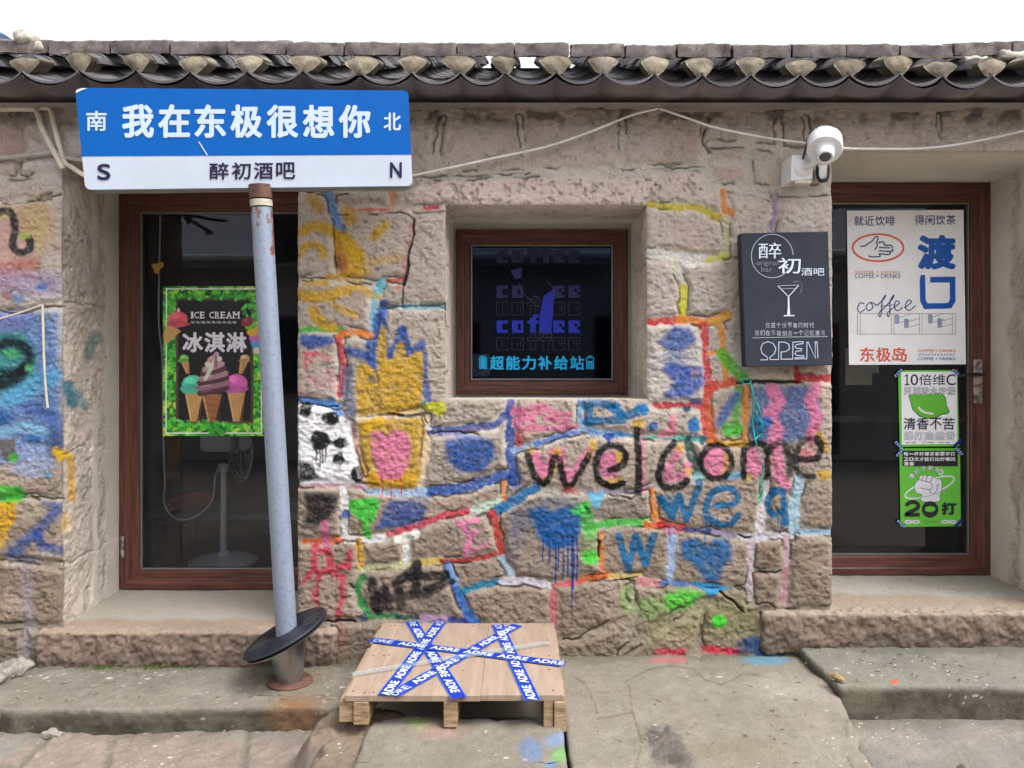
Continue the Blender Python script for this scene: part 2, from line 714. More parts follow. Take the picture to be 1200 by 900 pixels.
# joints between the stones: (points, width, colour or None)
JOINTS = [
    ([(300, 224), (383, 224), (426, 223), (456, 223), (484, 214)], 6, None), ([(384, 222), (390, 245), (398, 268)], 10, (104, 155, 216)),
    ([(392, 268), (394, 326)], 4, None), ([(460, 222), (460, 243)], 9, (205, 152, 116)),
    ([(400, 246), (468, 245), (521, 243)], 9, (222, 200, 190)), ([(351, 326), (389, 326), (434, 333), (452, 327), (472, 329)], 6, None),
    ([(448, 330), (440, 346)], 12, (112, 195, 214)), ([(439, 346), (437, 388)], 9, (135, 200, 232)),
    ([(444, 360), (470, 359), (521, 358)], 4, (70, 140, 160)), ([(352, 387), (374, 385), (399, 387)], 7, (82, 184, 72)),
    ([(396, 393), (412, 389), (438, 393)], 9, (228, 132, 54)), ([(398, 400), (402, 428), (399, 461)], 9, (214, 66, 76)),
    ([(352, 468), (375, 472), (396, 476)], 8, (96, 150, 218)), ([(420, 487), (450, 486), (494, 482)], 6, (235, 205, 160)),
    ([(500, 490), (499, 530), (490, 570)], 9, (238, 208, 170)), ([(413, 498), (420, 530), (428, 558)], 6, (224, 160, 160)),
    ([(504, 506), (540, 503), (580, 498), (595, 484)], 10, (76, 96, 165)), ([(353, 568), (400, 568), (430, 571)], 7, (220, 166, 182)),
    ([(432, 574), (470, 578), (506, 576)], 10, (170, 200, 234)), ([(506, 576), (545, 572), (592, 556)], 13, (48, 92, 174)),
    ([(403, 570), (404, 630)], 9, (230, 227, 224)), ([(406, 631), (430, 633), (454, 629)], 9, (234, 233, 230)),
    ([(456, 627), (486, 618), (515, 606), (552, 598)], 9, (204, 66, 86)), ([(556, 598), (575, 592), (588, 588)], 12, (204, 224, 206)),
    ([(357, 634), (399, 633)], 8, (235, 120, 70)), ([(421, 634), (423, 668)], 8, (224, 170, 62)),
    ([(476, 630), (476, 658)], 9, (232, 228, 220)), ([(420, 668), (450, 664), (480, 661)], 8, (200, 200, 150)),
    ([(492, 658), (517, 657)], 9, (230, 200, 110)), ([(518, 658), (556, 656), (589, 648)], 7, (174, 62, 62)),
    ([(426, 676), (418, 690), (426, 712), (433, 722)], 9, (56, 150, 82)), ([(433, 722), (466, 722)], 7, (52, 140, 78)),
    ([(466, 723), (494, 725)], 6, (44, 84, 80)), ([(494, 724), (528, 726)], 7, (188, 152, 194)), ([(528, 727), (556, 729)], 7, (46, 62, 140)),
    ([(526, 664), (532, 686), (534, 690)], 10, (118, 164, 224)), ([(534, 690), (545, 714), (560, 732)], 10, (66, 120, 204)),
    ([(540, 693), (562, 686), (586, 681)], 8, (36, 134, 170)), ([(376, 728), (416, 728), (440, 725)], 5, None), ([(390, 730), (390, 780)], 5, None),
    ([(599, 468), (598, 530), (602, 564)], 11, (52, 90, 170)), ([(602, 528), (630, 520)], 9, (160, 190, 230)),
    ([(630, 520), (655, 512), (680, 505)], 7, (98, 134, 212)), ([(680, 504), (700, 507), (726, 509)], 8, (130, 175, 225)),
    ([(726, 508), (744, 511)], 6, (62, 132, 200)), ([(744, 511), (800, 514)], 6, (100, 190, 175)), ([(800, 514), (824, 515)], 6, (90, 190, 190)),
    ([(681, 470), (679, 503)], 7, (140, 185, 230)), ([(628, 571), (600, 588), (578, 600)], 11, (26, 120, 180)),
    ([(628, 572), (660, 576), (690, 578)], 5, None), ([(690, 578), (712, 575), (745, 576), (770, 568)], 6, (160, 150, 170)),
    ([(590, 566), (590, 584)], 7, (230, 140, 62)), ([(765, 574), (768, 610)], 8, (234, 144, 66)),
    ([(576, 600), (582, 618), (588, 650)], 9, (204, 62, 52)), ([(587, 654), (602, 679)], 9, (188, 214, 230)),
    ([(588, 682), (612, 680), (630, 683), (648, 687)], 10, (228, 222, 234)), ([(650, 686), (682, 681)], 8, (224, 110, 116)),
    ([(682, 680), (704, 674), (714, 674)], 9, (230, 112, 62)), ([(704, 626), (706, 670)], 7, (234, 140, 82)),
    ([(649, 688), (648, 734)], 8, (194, 110, 116)), ([(716, 675), (750, 676)], 6, (224, 200, 122)), ([(750, 681), (776, 684)], 10, (220, 150, 155)),
    ([(688, 617), (730, 612), (758, 613)], 10, (88, 204, 92)), ([(758, 615), (774, 614)], 9, (232, 112, 62)),
    ([(774, 614), (806, 620)], 9, (200, 52, 62)), ([(806, 621), (836, 623)], 7, (72, 78, 150)), ([(836, 623), (868, 629)], 6, (174, 160, 204)),
    ([(788, 622), (787, 660), (784, 682)], 10, (165, 190, 230)), ([(776, 683), (818, 685)], 6, (92, 130, 190)), ([(818, 685), (845, 688)], 6, (50, 150, 205)),
    ([(845, 688), (874, 690)], 4, None), ([(660, 749), (684, 745), (734, 728)], 7, None), ([(738, 690), (744, 716), (736, 744)], 8, None),
    ([(728, 766), (762, 740), (800, 716), (832, 704)], 9, None), ([(824, 710), (820, 762)], 5, None),
    ([(760, 240), (790, 242), (820, 244), (844, 255)], 8, (206, 194, 66)), ([(851, 256), (851, 298)], 10, (204, 198, 160)),
    ([(850, 222), (850, 250)], 8, None), ([(762, 296), (790, 300), (830, 304)], 11, (232, 230, 222)), ([(830, 304), (853, 299)], 8, (220, 215, 112)),
    ([(790, 308), (802, 338)], 10, (228, 225, 206)), ([(802, 338), (800, 373)], 9, (224, 214, 62)), ([(909, 224), (905, 272)], 7, (185, 156, 190)),
    ([(763, 377), (797, 374)], 9, (204, 50, 60)), ([(797, 374), (826, 378), (852, 370)], 10, (235, 142, 62)),
    ([(825, 382), (827, 410), (830, 448)], 9, (210, 66, 76)), ([(845, 380), (848, 412), (852, 446)], 8, (234, 160, 72)),
    ([(830, 414), (846, 413)], 5, (232, 140, 64)), ([(828, 456), (846, 450), (868, 447)], 10, (225, 96, 70)),
    ([(767, 475), (800, 475), (828, 475)], 7, (200, 60, 70)), ([(833, 454), (826, 478), (832, 516)], 12, (215, 84, 74)),
    ([(875, 452), (873, 520)], 8, (230, 150, 72)), ([(834, 519), (876, 520)], 8, (224, 170, 62)), ([(864, 448), (938, 447)], 4, (44, 44, 48)),
    ([(936, 442), (977, 443)], 9, (194, 52, 62)), ([(934, 428), (934, 446)], 7, (200, 60, 60)),
    ([(806, 516), (812, 540), (816, 556)], 10, (46, 96, 92)), ([(822, 518), (826, 514)], 6, (50, 110, 125)),
    ([(898, 566), (893, 600), (889, 628)], 11, (224, 217, 224)), ([(868, 629), (882, 631), (902, 627), (930, 630)], 9, (224, 217, 226)),
    ([(882, 632), (879, 660), (878, 702)], 8, (208, 190, 204)), ([(922, 632), (922, 660), (918, 706)], 8, (204, 170, 184)),
    ([(937, 560), (932, 590), (930, 622)], 13, (170, 204, 224)), ([(930, 623), (960, 624), (978, 625)], 8, (178, 204, 226)),
    ([(884, 669), (916, 670)], 4, None), ([(894, 717), (940, 716), (980, 714)], 6, None), ([(868, 520), (880, 521)], 3, None),
    # band of long stones and lintel above the window
    ([(484, 206), (560, 205), (620, 203), (720, 200), (829, 196)], 8, None), ([(518, 140), (508, 200)], 7, None), ([(608, 136), (618, 202)], 7, None),
    ([(730, 140), (727, 196)], 7, None), ([(826, 140), (822, 168), (831, 182)], 6, None), ([(826, 182), (834, 224)], 9, None),
    ([(832, 168), (878, 170), (930, 178), (980, 176)], 9, None), ([(876, 172), (880, 218)], 9, None), ([(840, 190), (878, 190)], 6, None),
    ([(834, 220), (880, 220), (930, 222), (978, 222)], 10, None), ([(912, 132), (914, 170)], 9, None), ([(944, 138), (948, 172)], 7, None),
    ([(484, 206), (484, 214)], 6, None), ([(340, 206), (484, 206)], 7, None), ([(420, 140), (424, 204)], 7, None),
    # left pier
    ([(-60, 240), (10, 238), (35, 235), (72, 227)], 4, None), ([(-60, 362), (16, 366), (35, 366), (50, 359), (72, 358)], 5, None),
    ([(-60, 590), (35, 581), (72, 584)], 4, None), ([(-60, 650), (0, 656), (40, 658), (72, 664)], 5, None), ([(-60, 736), (30, 734), (74, 738)], 7, None),
    ([(24, 146), (26, 176), (20, 205)], 5, None), ([(-60, 206), (30, 208), (72, 200)], 5, None), ([(26, 156), (70, 160)], 3, None), ([(30, 736), (34, 780)], 8, None),
    ([(-60, 484), (-8, 486)], 4, None),
    # pier right of the right-hand door
    ([(1250, 330), (1500, 330)], 6, None), ([(1250, 520), (1500, 520)], 6, None), ([(1250, 640), (1500, 640)], 6, None), ([(1240, 132), (1240, 178)], 6, None), ([(1100, 132), (1103, 160)], 3, None),
]
CRACKS = [
    ([(486, 257), (483, 280), (479, 300), (476, 320), (473, 334)], 4.5), ([(473, 334), (471, 359)], 2.5), ([(395, 252), (440, 251), (468, 248), (484, 256)], 1.6),
    ([(351, 326), (389, 326)], 2.2), ([(389, 328), (434, 334)], 1.6), ([(392, 268), (394, 322)], 1.5), ([(444, 360), (470, 359), (521, 357), (523, 390)], 2.2),
    ([(355, 224), (383, 224)], 2), ([(426, 223), (456, 223)], 1.8), ([(420, 489), (452, 487), (496, 485), (501, 496)], 1.6), ([(454, 485), (472, 486)], 3.5),
    ([(376, 728), (416, 728)], 3.2), ([(390, 732), (389, 776)], 2), ([(419, 640), (419, 660)], 2.2), ([(412, 684), (414, 690)], 2),
    ([(702, 634), (702, 652)], 3), ([(660, 749), (676, 748), (712, 728)], 2), ([(708, 680), (728, 680), (746, 676)], 1.6), ([(714, 580), (740, 584), (750, 578)], 2),
    ([(864, 448), (936, 447)], 4), ([(855, 521), (880, 521)], 2), ([(962, 520), (978, 522)], 2), ([(866, 628), (880, 630)], 3), ([(884, 669), (900, 671), (916, 670)], 2.2),
    ([(844, 694), (856, 702), (870, 716)], 3), ([(860, 688), (874, 690)], 2.4), ([(856, 228), (880, 230), (902, 236)], 1.6), ([(914, 230), (940, 232), (970, 228)], 1.8),
    ([(484, 207), (560, 206), (620, 203)], 1.6), ([(730, 199), (826, 196)], 1.6), ([(826, 150), (822, 168), (830, 180)], 2), ([(838, 172), (872, 173)], 1.6),
    ([(5, 240), (35, 236), (70, 228)], 1.8), ([(0, 364), (20, 367), (36, 366), (50, 359), (72, 358)], 2), ([(36, 582), (72, 585)], 2), ([(0, 656), (40, 660)], 1.8),
    ([(26, 150), (26, 176), (20, 204)], 1.6), ([(520, 562), (540, 566), (560, 563)], 1.6), ([(586, 600), (588, 618)], 2.4), ([(572, 752), (588, 748)], 2), ([(884, 700), (888, 708), (900, 706), (908, 712)], 1.5),
    ([(850, 306), (866, 302)], 2.4), ([(846, 258), (852, 262)], 1.8), ([(352, 472), (396, 478)], 1.2), ([(504, 508), (540, 506), (560, 510)], 1.2), ([(686, 676), (706, 672)], 1.2),
]


def stone_paint(C):
    st, bl, el, drip = C.st, C.bl, C.el, C.drip
    # --- upper left of the pier: mustard scribbles
    st([(365, 232), (374, 243)], 14, YEL, 9, .8); st([(408, 248), (412, 258)], 15, YEL, 9, .85); st([(438, 278), (452, 264)], 12, YEL, 7, .9)
    st([(352, 273), (368, 265), (388, 271), (404, 283), (420, 300)], 13, YEL, 7, .95, 1.6, .3, True)
    bl([(390, 270), (410, 274), (428, 296), (424, 318), (406, 328), (394, 318), (390, 296)], YEL, 9, .95)
    st([(352, 297), (362, 287), (376, 290), (380, 300)], 9, YEL, 6, .9, 1.4, .3, True); st([(424, 308), (444, 306), (468, 302)], 9, YEL, 9, .55)
    st([(384, 326), (410, 326), (428, 318)], 11, YEL, 7, .85); st([(352, 346), (380, 348), (404, 340), (420, 331)], 14, YEL, 7, .95, 1.6, .3, True)
    st([(358, 331), (382, 332)], 8, YEL, 6, .8); st([(392, 358), (416, 370)], 8, YEL, 6, .85); st([(368, 365), (376, 377), (389, 383)], 14, YEL, 7, .95, 1.6, .3, True)
    st([(424, 338), (437, 346)], 9, YEL, 5, .8); el(401, 309, 7, 11, (176, 86, 80), 7, .75); st([(398, 290), (399, 305)], 8, (214, 140, 70), 6, .6)
    st([(413, 246), (456, 245)], 3.5, (214, 92, 82), 2, .8); st([(498, 243), (512, 243)], 5, (220, 62, 84), 2); st([(484, 248), (515, 250)], 5, (214, 202, 180), 3, .7)
    st([(483, 262), (475, 300), (472, 325)], 4, (214, 140, 140), 3, .6); st([(453, 329), (470, 328)], 5, (206, 82, 60), 2, .9); el(467, 336, 3, 4, (205, 120, 90), 2)
    st([(388, 330), (436, 330)], 7, (226, 218, 212), 5, .5); el(443, 348, 7, 4, (214, 190, 70), 4, .7)
    st([(450, 356), (446, 392)], 11, (52, 100, 188), 5); st([(474, 361), (521, 361)], 4, (96, 168, 190), 3, .7)
    # --- left column below the green joint
    bl([(352, 391), (390, 394), (392, 402), (362, 410), (352, 403)], (46, 84, 164), 6, .95)
    for a in ([(356, 415), (372, 414), (388, 421)], [(360, 414), (359, 431)], [(368, 416), (364, 426)]):
        st(a, 4.5, (224, 96, 122), 3.5, .8, 1.2, .5)
    st([(362, 442), (378, 452)], 7, (224, 130, 150), 7, .45); st([(386, 436), (390, 452)], 10, (224, 140, 160), 8, .4); st([(352, 452), (354, 464)], 8, (224, 150, 160), 7, .4)
    # --- hand with blue outline
    HB = (54, 94, 168)
    st([(409, 412), (422, 415), (434, 424)], 12, HB, 6, .9); st([(434, 404), (436, 430)], 12, HB, 6, .95); st([(408, 432), (406, 456), (411, 484)], 14, (74, 98, 138), 8, .75)
    st([(443, 372), (441, 402)], 10, HB, 5, .9); st([(472, 386), (466, 404), (456, 416)], 11, HB, 5, .95); st([(473, 388), (480, 416)], 9, HB, 5, .95)
    st([(494, 404), (485, 414)], 11, HB, 6, .9); st([(498, 412), (499, 442)], 6, HB, 5, .8); st([(497, 448), (503, 470)], 9, HB, 4, .85); st([(452, 376), (453, 412)], 7, (60, 92, 140), 5, .7)
    bl([(418, 430), (430, 425), (438, 432), (443, 436), (444, 388), (453, 386), (453, 422), (461, 420), (464, 404), (472, 401), (477, 418), (487, 412), (496, 413), (496, 440), (494, 470), (488, 482),
        (420, 486), (417, 460)], (212, 168, 48), 5, .96)
    st([(448, 384), (447, 430)], 6, (186, 158, 66), 5, .7); el(438, 444, 7, 6, (96, 104, 100), 6, .75); st([(442, 456), (446, 476)], 8, (170, 146, 80), 7, .6); st([(418, 420), (428, 426)], 5, (140, 120, 60), 4, .7)
    bl([(488, 478), (500, 470), (520, 471), (523, 480), (518, 488), (504, 483)], (204, 206, 56), 2); st([(494, 474), (500, 470)], 4, (60, 130, 170), 3, .7); el(462, 485, 9, 3, (232, 140, 44), 2)
    # --- black and white animal face
    bl([(350, 474), (370, 472), (396, 484), (410, 492), (414, 520), (424, 560), (420, 567), (350, 567)], (252, 252, 255), 3, 1.0, 1.2, 0)
    st([(352, 468), (375, 472), (396, 476)], 8, (96, 150, 218)); st([(388, 470), (398, 485)], 9, (100, 155, 222), 2)
    for e in ((358, 480, 7, 9), (388, 490, 11, 8), (375, 516, 11, 12), (399, 519, 8, 7), (397, 538, 7, 7), (419, 556, 8, 10)):
        el(*e, BLK, 2.5, .99, 1.0, 0)
    st([(384, 518), (396, 518)], 4, BLK, 2); bl([(350, 538), (364, 544), (378, 560), (350, 566)], BLK, 5)
    for x, y in ((371, 540), (375, 547), (378, 543), (382, 537)):
        drip(x, 524, y, BLK)
    el(414, 500, 3, 14, (60, 62, 66), 5, .6)
    # --- pink shape on mustard
    bl([(420, 492), (497, 489), (499, 508), (492, 560), (486, 574), (432, 573), (422, 545)], (200, 162, 56), 6, .95)
    st([(430, 500), (446, 494)], 12, (230, 182, 44), 6); st([(436, 561), (482, 561)], 15, (222, 166, 46), 7)
    bl([(434, 508), (446, 504), (452, 509), (466, 502), (478, 508), (483, 522), (480, 545), (468, 562), (446, 562), (436, 535)], (228, 130, 166), 5, .97)
    for x, y in ((448, 582), (458, 586), (470, 580)):
        drip(x, 556, y, (226, 96, 100))
    # --- blue patch, purple joint
    bl([(522, 516), (552, 511), (578, 516), (580, 536), (566, 552), (540, 554), (524, 540)], (44, 92, 170), 9, .95); st([(525, 508), (560, 513)], 5, (110, 150, 215), 5, .6)
    st([(520, 509), (572, 500)], 4, (150, 110, 150), 3, .55); el(503, 500, 4, 5, WHT, 2); el(603, 562, 9, 11, (54, 90, 172), 6, .9); el(600, 474, 6, 5, (120, 90, 150), 4, .7)
    st([(604, 475), (601, 500)], 3, (230, 214, 214), 2, .7)
    # --- row with green wedge
    bl([(356, 576), (398, 578), (396, 596), (380, 614), (360, 614)], BLK, 9, .95); el(366, 612, 9, 8, (46, 46, 48), 8, .6); st([(403, 572), (404, 628)], 9, (231, 228, 225)); el(405, 603, 6, 6, (46, 86, 166), 3)
    st([(381, 614), (382, 638)], 9, (224, 122, 166), 3)
    bl([(410, 586), (440, 582), (446, 588), (440, 606), (434, 614), (434, 631), (426, 631), (424, 612), (410, 598)], GRN, 3, .97)
    bl([(455, 586), (480, 586), (500, 596), (494, 612), (470, 618), (440, 620), (448, 602)], (52, 84, 150), 8, .92); el(490, 590, 14, 8, (92, 110, 150), 8, .6)
    for a in ([(368, 637), (376, 646), (384, 645)], [(368, 640), (370, 665), (357, 681)], [(386, 645), (388, 668), (410, 661)], [(370, 668), (388, 671), (402, 676)], [(374, 672), (370, 700), (372, 708)], [(402, 676), (401, 700), (396, 724)], [(410, 648), (408, 664)]):
        st(a, 7, (204, 62, 88), 4, .9, 1.4, .4)
    el(372, 745, 10, 12, (190, 80, 95), 10, .5); el(398, 742, 7, 18, (196, 110, 115), 10, .4)
    st([(466, 632), (488, 626)], 10, (234, 232, 226), 2, .95, 2); st([(476, 632), (476, 656)], 9, (233, 229, 222), 2, .95, 2)
    for a, w in (([(538, 612), (560, 609)], 5), ([(540, 614), (552, 626), (546, 650)], 7), ([(560, 622), (550, 632)], 5), ([(554, 645), (572, 636)], 4)):
        st(a, w, (228, 132, 172), 2.5)
    # --- black scrawl
    for a in ([(436, 680), (440, 714)], [(440, 702), (451, 690), (456, 712)], [(468, 690), (470, 710)], [(464, 683), (484, 668), (489, 661)], [(480, 676), (521, 674)], [(490, 668), (486, 695)],
              [(500, 691), (520, 684), (522, 674)], [(444, 716), (446, 700)], [(450, 702), (472, 698), (502, 694)]):
        st(a, 11, BLK, 5, .95)
    el(490, 706, 40, 12, (110, 100, 88), 12, .35); el(529, 683, 4, 4, BLK, 2)
    el(426, 724, 5, 6, (36, 76, 130), 4, .8)
    # --- below the window: pink and teal scribbles
    for a in ([(602, 484), (630, 477)], [(604, 495), (626, 485), (636, 477), (654, 487), (666, 486)], [(606, 501), (640, 502), (676, 500)], [(604, 480), (606, 500)], [(612, 482), (624, 494)], [(640, 490), (665, 494)]):
        st(a, 8, (226, 128, 164), 3.5, .9, 1.4, .35)
    el(609, 514, 6, 10, (204, 84, 96), 4)
    for a in ([(686, 475), (700, 472), (722, 476)], [(688, 494), (722, 492)], [(690, 479), (690, 496)], [(716, 478), (735, 488), (748, 482)], [(722, 476), (730, 492)]):
        st(a, 10, (28, 116, 170), 4, .92)
    el(752, 478, 8, 6, (30, 120, 172), 3); el(712, 474, 8, 3, (20, 70, 120), 3, .7); bl([(704, 509), (720, 508), (714, 520)], (46, 76, 170), 2.5)
    el(765, 500, 6, 6, (50, 96, 160), 2); st([(775, 510), (788, 505)], 9, (234, 142, 166), 3); st([(788, 489), (786, 508)], 9, (234, 142, 166), 3)
    el(812, 498, 7, 9, (30, 120, 195), 2); drip(809, 500, 510, (30, 120, 195)); drip(815, 500, 509, (30, 120, 195)); el(755, 479, 6, 7, (30, 120, 190), 2); el(804, 479, 6, 4, (30, 70, 100), 3)
    # --- striped stone to the right
    bl([(882, 453), (955, 452), (962, 480), (960, 508), (930, 518), (900, 518), (881, 520)], (64, 98, 162), 8, .88, 2, .4)
    st([(904, 456), (912, 470), (900, 486), (910, 504), (906, 520)], 16, PINK, 6, .95); st([(955, 455), (948, 470), (957, 488), (950, 512)], 14, PINK, 6, .95)
    el(886, 500, 9, 14, (28, 112, 162), 6, .9); el(898, 494, 7, 7, (30, 112, 190), 2); drip(909, 515, 526, PINK, 3); drip(950, 508, 524, PINK, 3)
    # --- WELCOME: pink and yellow fill, then black strokes
    st([(628, 534), (636, 556)], 11, PINK, 4); st([(638, 560), (648, 530)], 9, PINK, 4); st([(656, 530), (664, 563)], 11, PINK, 4); st([(670, 556), (690, 527)], 9, PINK, 4)
    for e in ((622, 527, 6, 4), (653, 530, 5, 5), (695, 522, 5, 7), (690, 534, 5, 5), (648, 548, 4, 10), (640, 562, 5, 4)):
        el(*e, (220, 176, 50), 5, .85)
    el(714, 545, 12, 17, PINK, 5); el(725, 534, 4, 8, (222, 178, 50), 4); el(722, 564, 10, 5, (214, 176, 70), 5, .8); el(714, 552, 8, 3, (70, 100, 160), 5, .5)
    st([(753, 504), (753, 576)], 5, PINK, 3, .85); el(747, 496, 8, 5, (216, 176, 60), 5, .9)
    st([(797, 526), (784, 545), (783, 560), (800, 557), (806, 545)], 10, PINK, 5, .9); el(797, 524, 5, 5, (222, 180, 60), 4, .8); el(806, 552, 6, 5, (222, 180, 60), 4, .8)
    el(839, 540, 15, 19, PINK, 5); st([(850, 532), (853, 546), (846, 556)], 6, (222, 176, 60), 4, .8); el(884, 541, 10, 18, PINK, 5); st([(908, 520), (912, 556), (920, 570)], 14, PINK, 6, .9)
    el(945, 534, 12, 10, (216, 130, 140), 6, .8); st([(958, 508), (968, 526)], 8, (220, 176, 60), 5, .85); el(965, 556, 8, 6, (220, 176, 60), 4, .9); st([(832, 521), (872, 521)], 6, (222, 172, 60), 4, .7)
    el(876, 559, 4, 5, (222, 176, 60), 3, .8); st([(850, 558), (868, 556)], 9, (84, 166, 200), 4, .85); st([(902, 540), (899, 556)], 5, (210, 120, 70), 5, .7)
    B8 = dict(soft=3, op=.98, rag=1.0, spk=.08)
    st([(618, 532), (626, 556), (636, 567), (644, 558), (649, 538), (655, 538), (659, 556), (665, 570), (674, 562), (682, 548), (690, 533)], 8, BLK, **B8, smooth=True)
    st([(714, 551), (728, 546), (733, 534), (726, 524), (714, 522), (702, 530), (698, 546), (702, 562), (716, 570), (730, 566)], 8, BLK, **B8, smooth=True)
    st([(746, 503), (748, 540), (748, 577)], 9, BLK, **B8)
    st([(790, 519), (780, 530), (773, 546), (772, 560), (780, 571), (796, 570), (804, 563)], 8.5, BLK, **B8, smooth=True)
    C.st([(839 + 18 * math.cos(t), 541 + 20 * math.sin(t)) for t in np.linspace(0, 6.3, 20)], 7.5, BLK, **B8)
    st([(871, 558), (871, 532), (876, 523), (886, 519), (897, 524), (899, 540), (898, 560)], 7.5, BLK, **B8, smooth=True)
    st([(900, 530), (906, 521), (916, 519), (922, 530), (925, 556)], 8.5, (34, 33, 36), 5, .93, 1.3, .3, True); st([(926, 522), (928, 548)], 7, (52, 50, 54), 7, .7)
    st([(936, 538), (956, 537), (961, 524), (956, 513)], 8, BLK, **B8, smooth=True); st([(948, 513), (936, 522), (931, 540), (938, 556), (952, 558)], 8, (36, 35, 38), 5, .92, 1.4, .3, True)
    el(668, 575, 10, 3.5, (190, 82, 86), 3, .8)
    # --- blue blobs beside the window and green
    bl([(770, 400), (790, 382), (808, 384), (816, 400), (796, 414), (784, 412)], (66, 102, 176), 8, .92); bl([(775, 432), (784, 424), (802, 428), (822, 430), (826, 450), (808, 466), (776, 466), (790, 448)], (56, 96, 184), 9, .94)
    el(814, 437, 5, 5, (214, 170, 180), 4, .6); el(790, 420, 16, 8, (96, 130, 190), 9, .5); st([(790, 466), (822, 470)], 4, (150, 150, 200), 5, .5)
    st([(846, 414), (856, 428), (870, 442)], 13, (104, 198, 66), 6); st([(866, 456), (862, 490)], 10, (96, 186, 76), 7, .85); st([(862, 464), (852, 480), (843, 496)], 11, (72, 110, 178), 7, .9); el(859, 503, 13, 9, (72, 204, 62), 7)
    st([(848, 224), (850, 246), (857, 249)], 8, (230, 150, 78), 2.5); st([(836, 378), (854, 368)], 8, (240, 190, 92), 4, .8); el(806, 311, 9, 5, (238, 236, 230), 2); st([(764, 246), (782, 247)], 2, (235, 225, 60), 1.5); el(838, 256, 8, 4, (190, 150, 40), 3, .7)
    st([(834, 480), (836, 514)], 8, (234, 120, 62), 4, .8); el(816, 470, 7, 5, (44, 70, 150), 4, .7)
    el(819, 559, 6, 6, (150, 204, 200), 3)
    # --- "we a" / "w"
    T = (22, 108, 160)
    el(781, 588, 11, 8, T, 9, .7); st([(774, 584), (788, 605), (796, 582), (804, 608), (812, 588), (819, 566)], 8.5, T, 2, .97, .8, .15)
    st([(838, 592), (858, 590), (864, 581), (854, 572), (838, 574), (829, 586), (828, 602), (838, 613), (854, 614), (864, 604)], 8, T, 2, .97, .8, .15, True)
    for x, y in ((828, 622), (833, 626), (840, 620), (852, 617), (857, 619), (826, 638)):
        drip(x, 606, y, T)
    st([(906, 576), (916, 574), (919, 590), (921, 613)], 8.5, T, 2, .97, .8, .15); st([(906, 576), (900, 588), (904, 602), (914, 600)], 8, T, 2, .97, .8, .15, True)
    for x, y in ((903, 612), (911, 616), (915, 626), (918, 618)):
        drip(x, 600, y, T)
    st([(725, 627), (736, 667), (745, 628), (756, 661), (766, 627)], 8.5, T, 2.2, .97, .8, .15)
    st([(893, 562), (894, 574), (889, 588)], 5, (84, 182, 124), 2.5, .9); el(788, 623, 8, 4, (214, 132, 168), 3, .8); el(881, 628, 6, 4, (224, 218, 226), 2)
    bl([(798, 634), (815, 630), (830, 640), (838, 630), (854, 632), (858, 655), (848, 665), (842, 682), (826, 680), (812, 660), (798, 654)], (24, 104, 166), 8, .95); el(815, 645, 6, 6, (90, 120, 130), 7, .5); el(831, 668, 5, 5, (100, 130, 120), 6, .45)
    st([(921, 668), (918, 704)], 7, (194, 128, 140), 4, .75)
    # --- dripping blue
    el(607, 614, 9, 26, (76, 94, 140), 18, .55); el(596, 648, 7, 12, (70, 84, 120), 12, .4); el(652, 606, 36, 26, (70, 110, 150), 14, .35)
    bl([(618, 598), (636, 593), (648, 600), (658, 594), (684, 594), (682, 618), (672, 640), (650, 643), (632, 630)], (26, 96, 166), 8, .97); el(648, 633, 11, 9, (28, 92, 160), 4)
    for x, y in ((636, 657), (644, 660), (651, 684), (654, 664), (660, 679), (665, 676), (672, 690), (676, 681), (670, 712)):
        drip(x, 630, y, (24, 76, 146), 2)
    bl([(668, 598), (686, 587), (692, 588), (692, 602), (674, 604)], (82, 204, 82), 4, .95); st([(688, 608), (692, 622)], 17, (90, 200, 84), 7, .8); el(692, 652, 11, 9, (78, 214, 64), 7, .95); el(690, 634, 10, 14, (120, 170, 90), 10, .4)
    bl([(690, 578), (712, 575), (706, 586), (698, 600), (692, 590)], (112, 190, 224), 2); st([(686, 594), (690, 598)], 3, (40, 110, 60), 2)
    el(735, 702, 9, 18, (128, 174, 84), 8, .6); st([(744, 695), (738, 712)], 4, (200, 200, 180), 3, .6)
    # --- green area low on the right
    bl([(752, 704), (880, 696), (892, 742), (760, 758)], (128, 138, 66), 24, .4); bl([(778, 696), (800, 690), (826, 694), (806, 712), (780, 716)], (84, 204, 64), 12, .95); el(760, 712, 14, 14, (110, 180, 80), 12, .5)
    el(842, 727, 9, 8, (62, 214, 52), 4); bl([(818, 684), (858, 688), (838, 697), (830, 700)], (48, 152, 206), 2.5)
    st([(770, 762), (798, 762)], 8, (214, 60, 82), 3); st([(826, 759), (862, 763)], 8, (210, 56, 80), 3); el(886, 754, 22, 9, (26, 80, 130), 7, .92); el(896, 766, 18, 4, (92, 160, 195), 4, .8); st([(860, 763), (905, 764)], 4, (30, 40, 80), 3, .8)
    # --- left pier, sprayed
    bl([(-80, 232), (52, 244), (40, 330), (-80, 350)], (214, 158, 148), 26, .6, 2, .5); el(4, 170, 34, 18, (206, 150, 144), 22, .45); el(44, 262, 20, 30, (214, 190, 116), 18, .6); el(8, 250, 18, 8, (206, 200, 110), 10, .5)
    st([(-10, 318), (15, 314), (42, 310)], 16, (188, 100, 90), 11, .65, 2, .5); st([(-10, 330), (60, 332)], 26, (168, 150, 192), 16, .7, 2, .4); el(50, 336, 7, 5, (92, 132, 200), 6, .85); el(23, 350, 7, 6, (110, 150, 205), 6, .8); el(10, 347, 6, 4, (160, 90, 110), 4, .7)
    st([(-10, 262), (2, 247), (14, 251), (18, 268), (16, 287), (25, 296), (36, 291), (35, 281)], 9, (44, 50, 60), 3, .96, 1, .2, True); el(29, 276, 6, 4, (170, 200, 80), 5, .8)
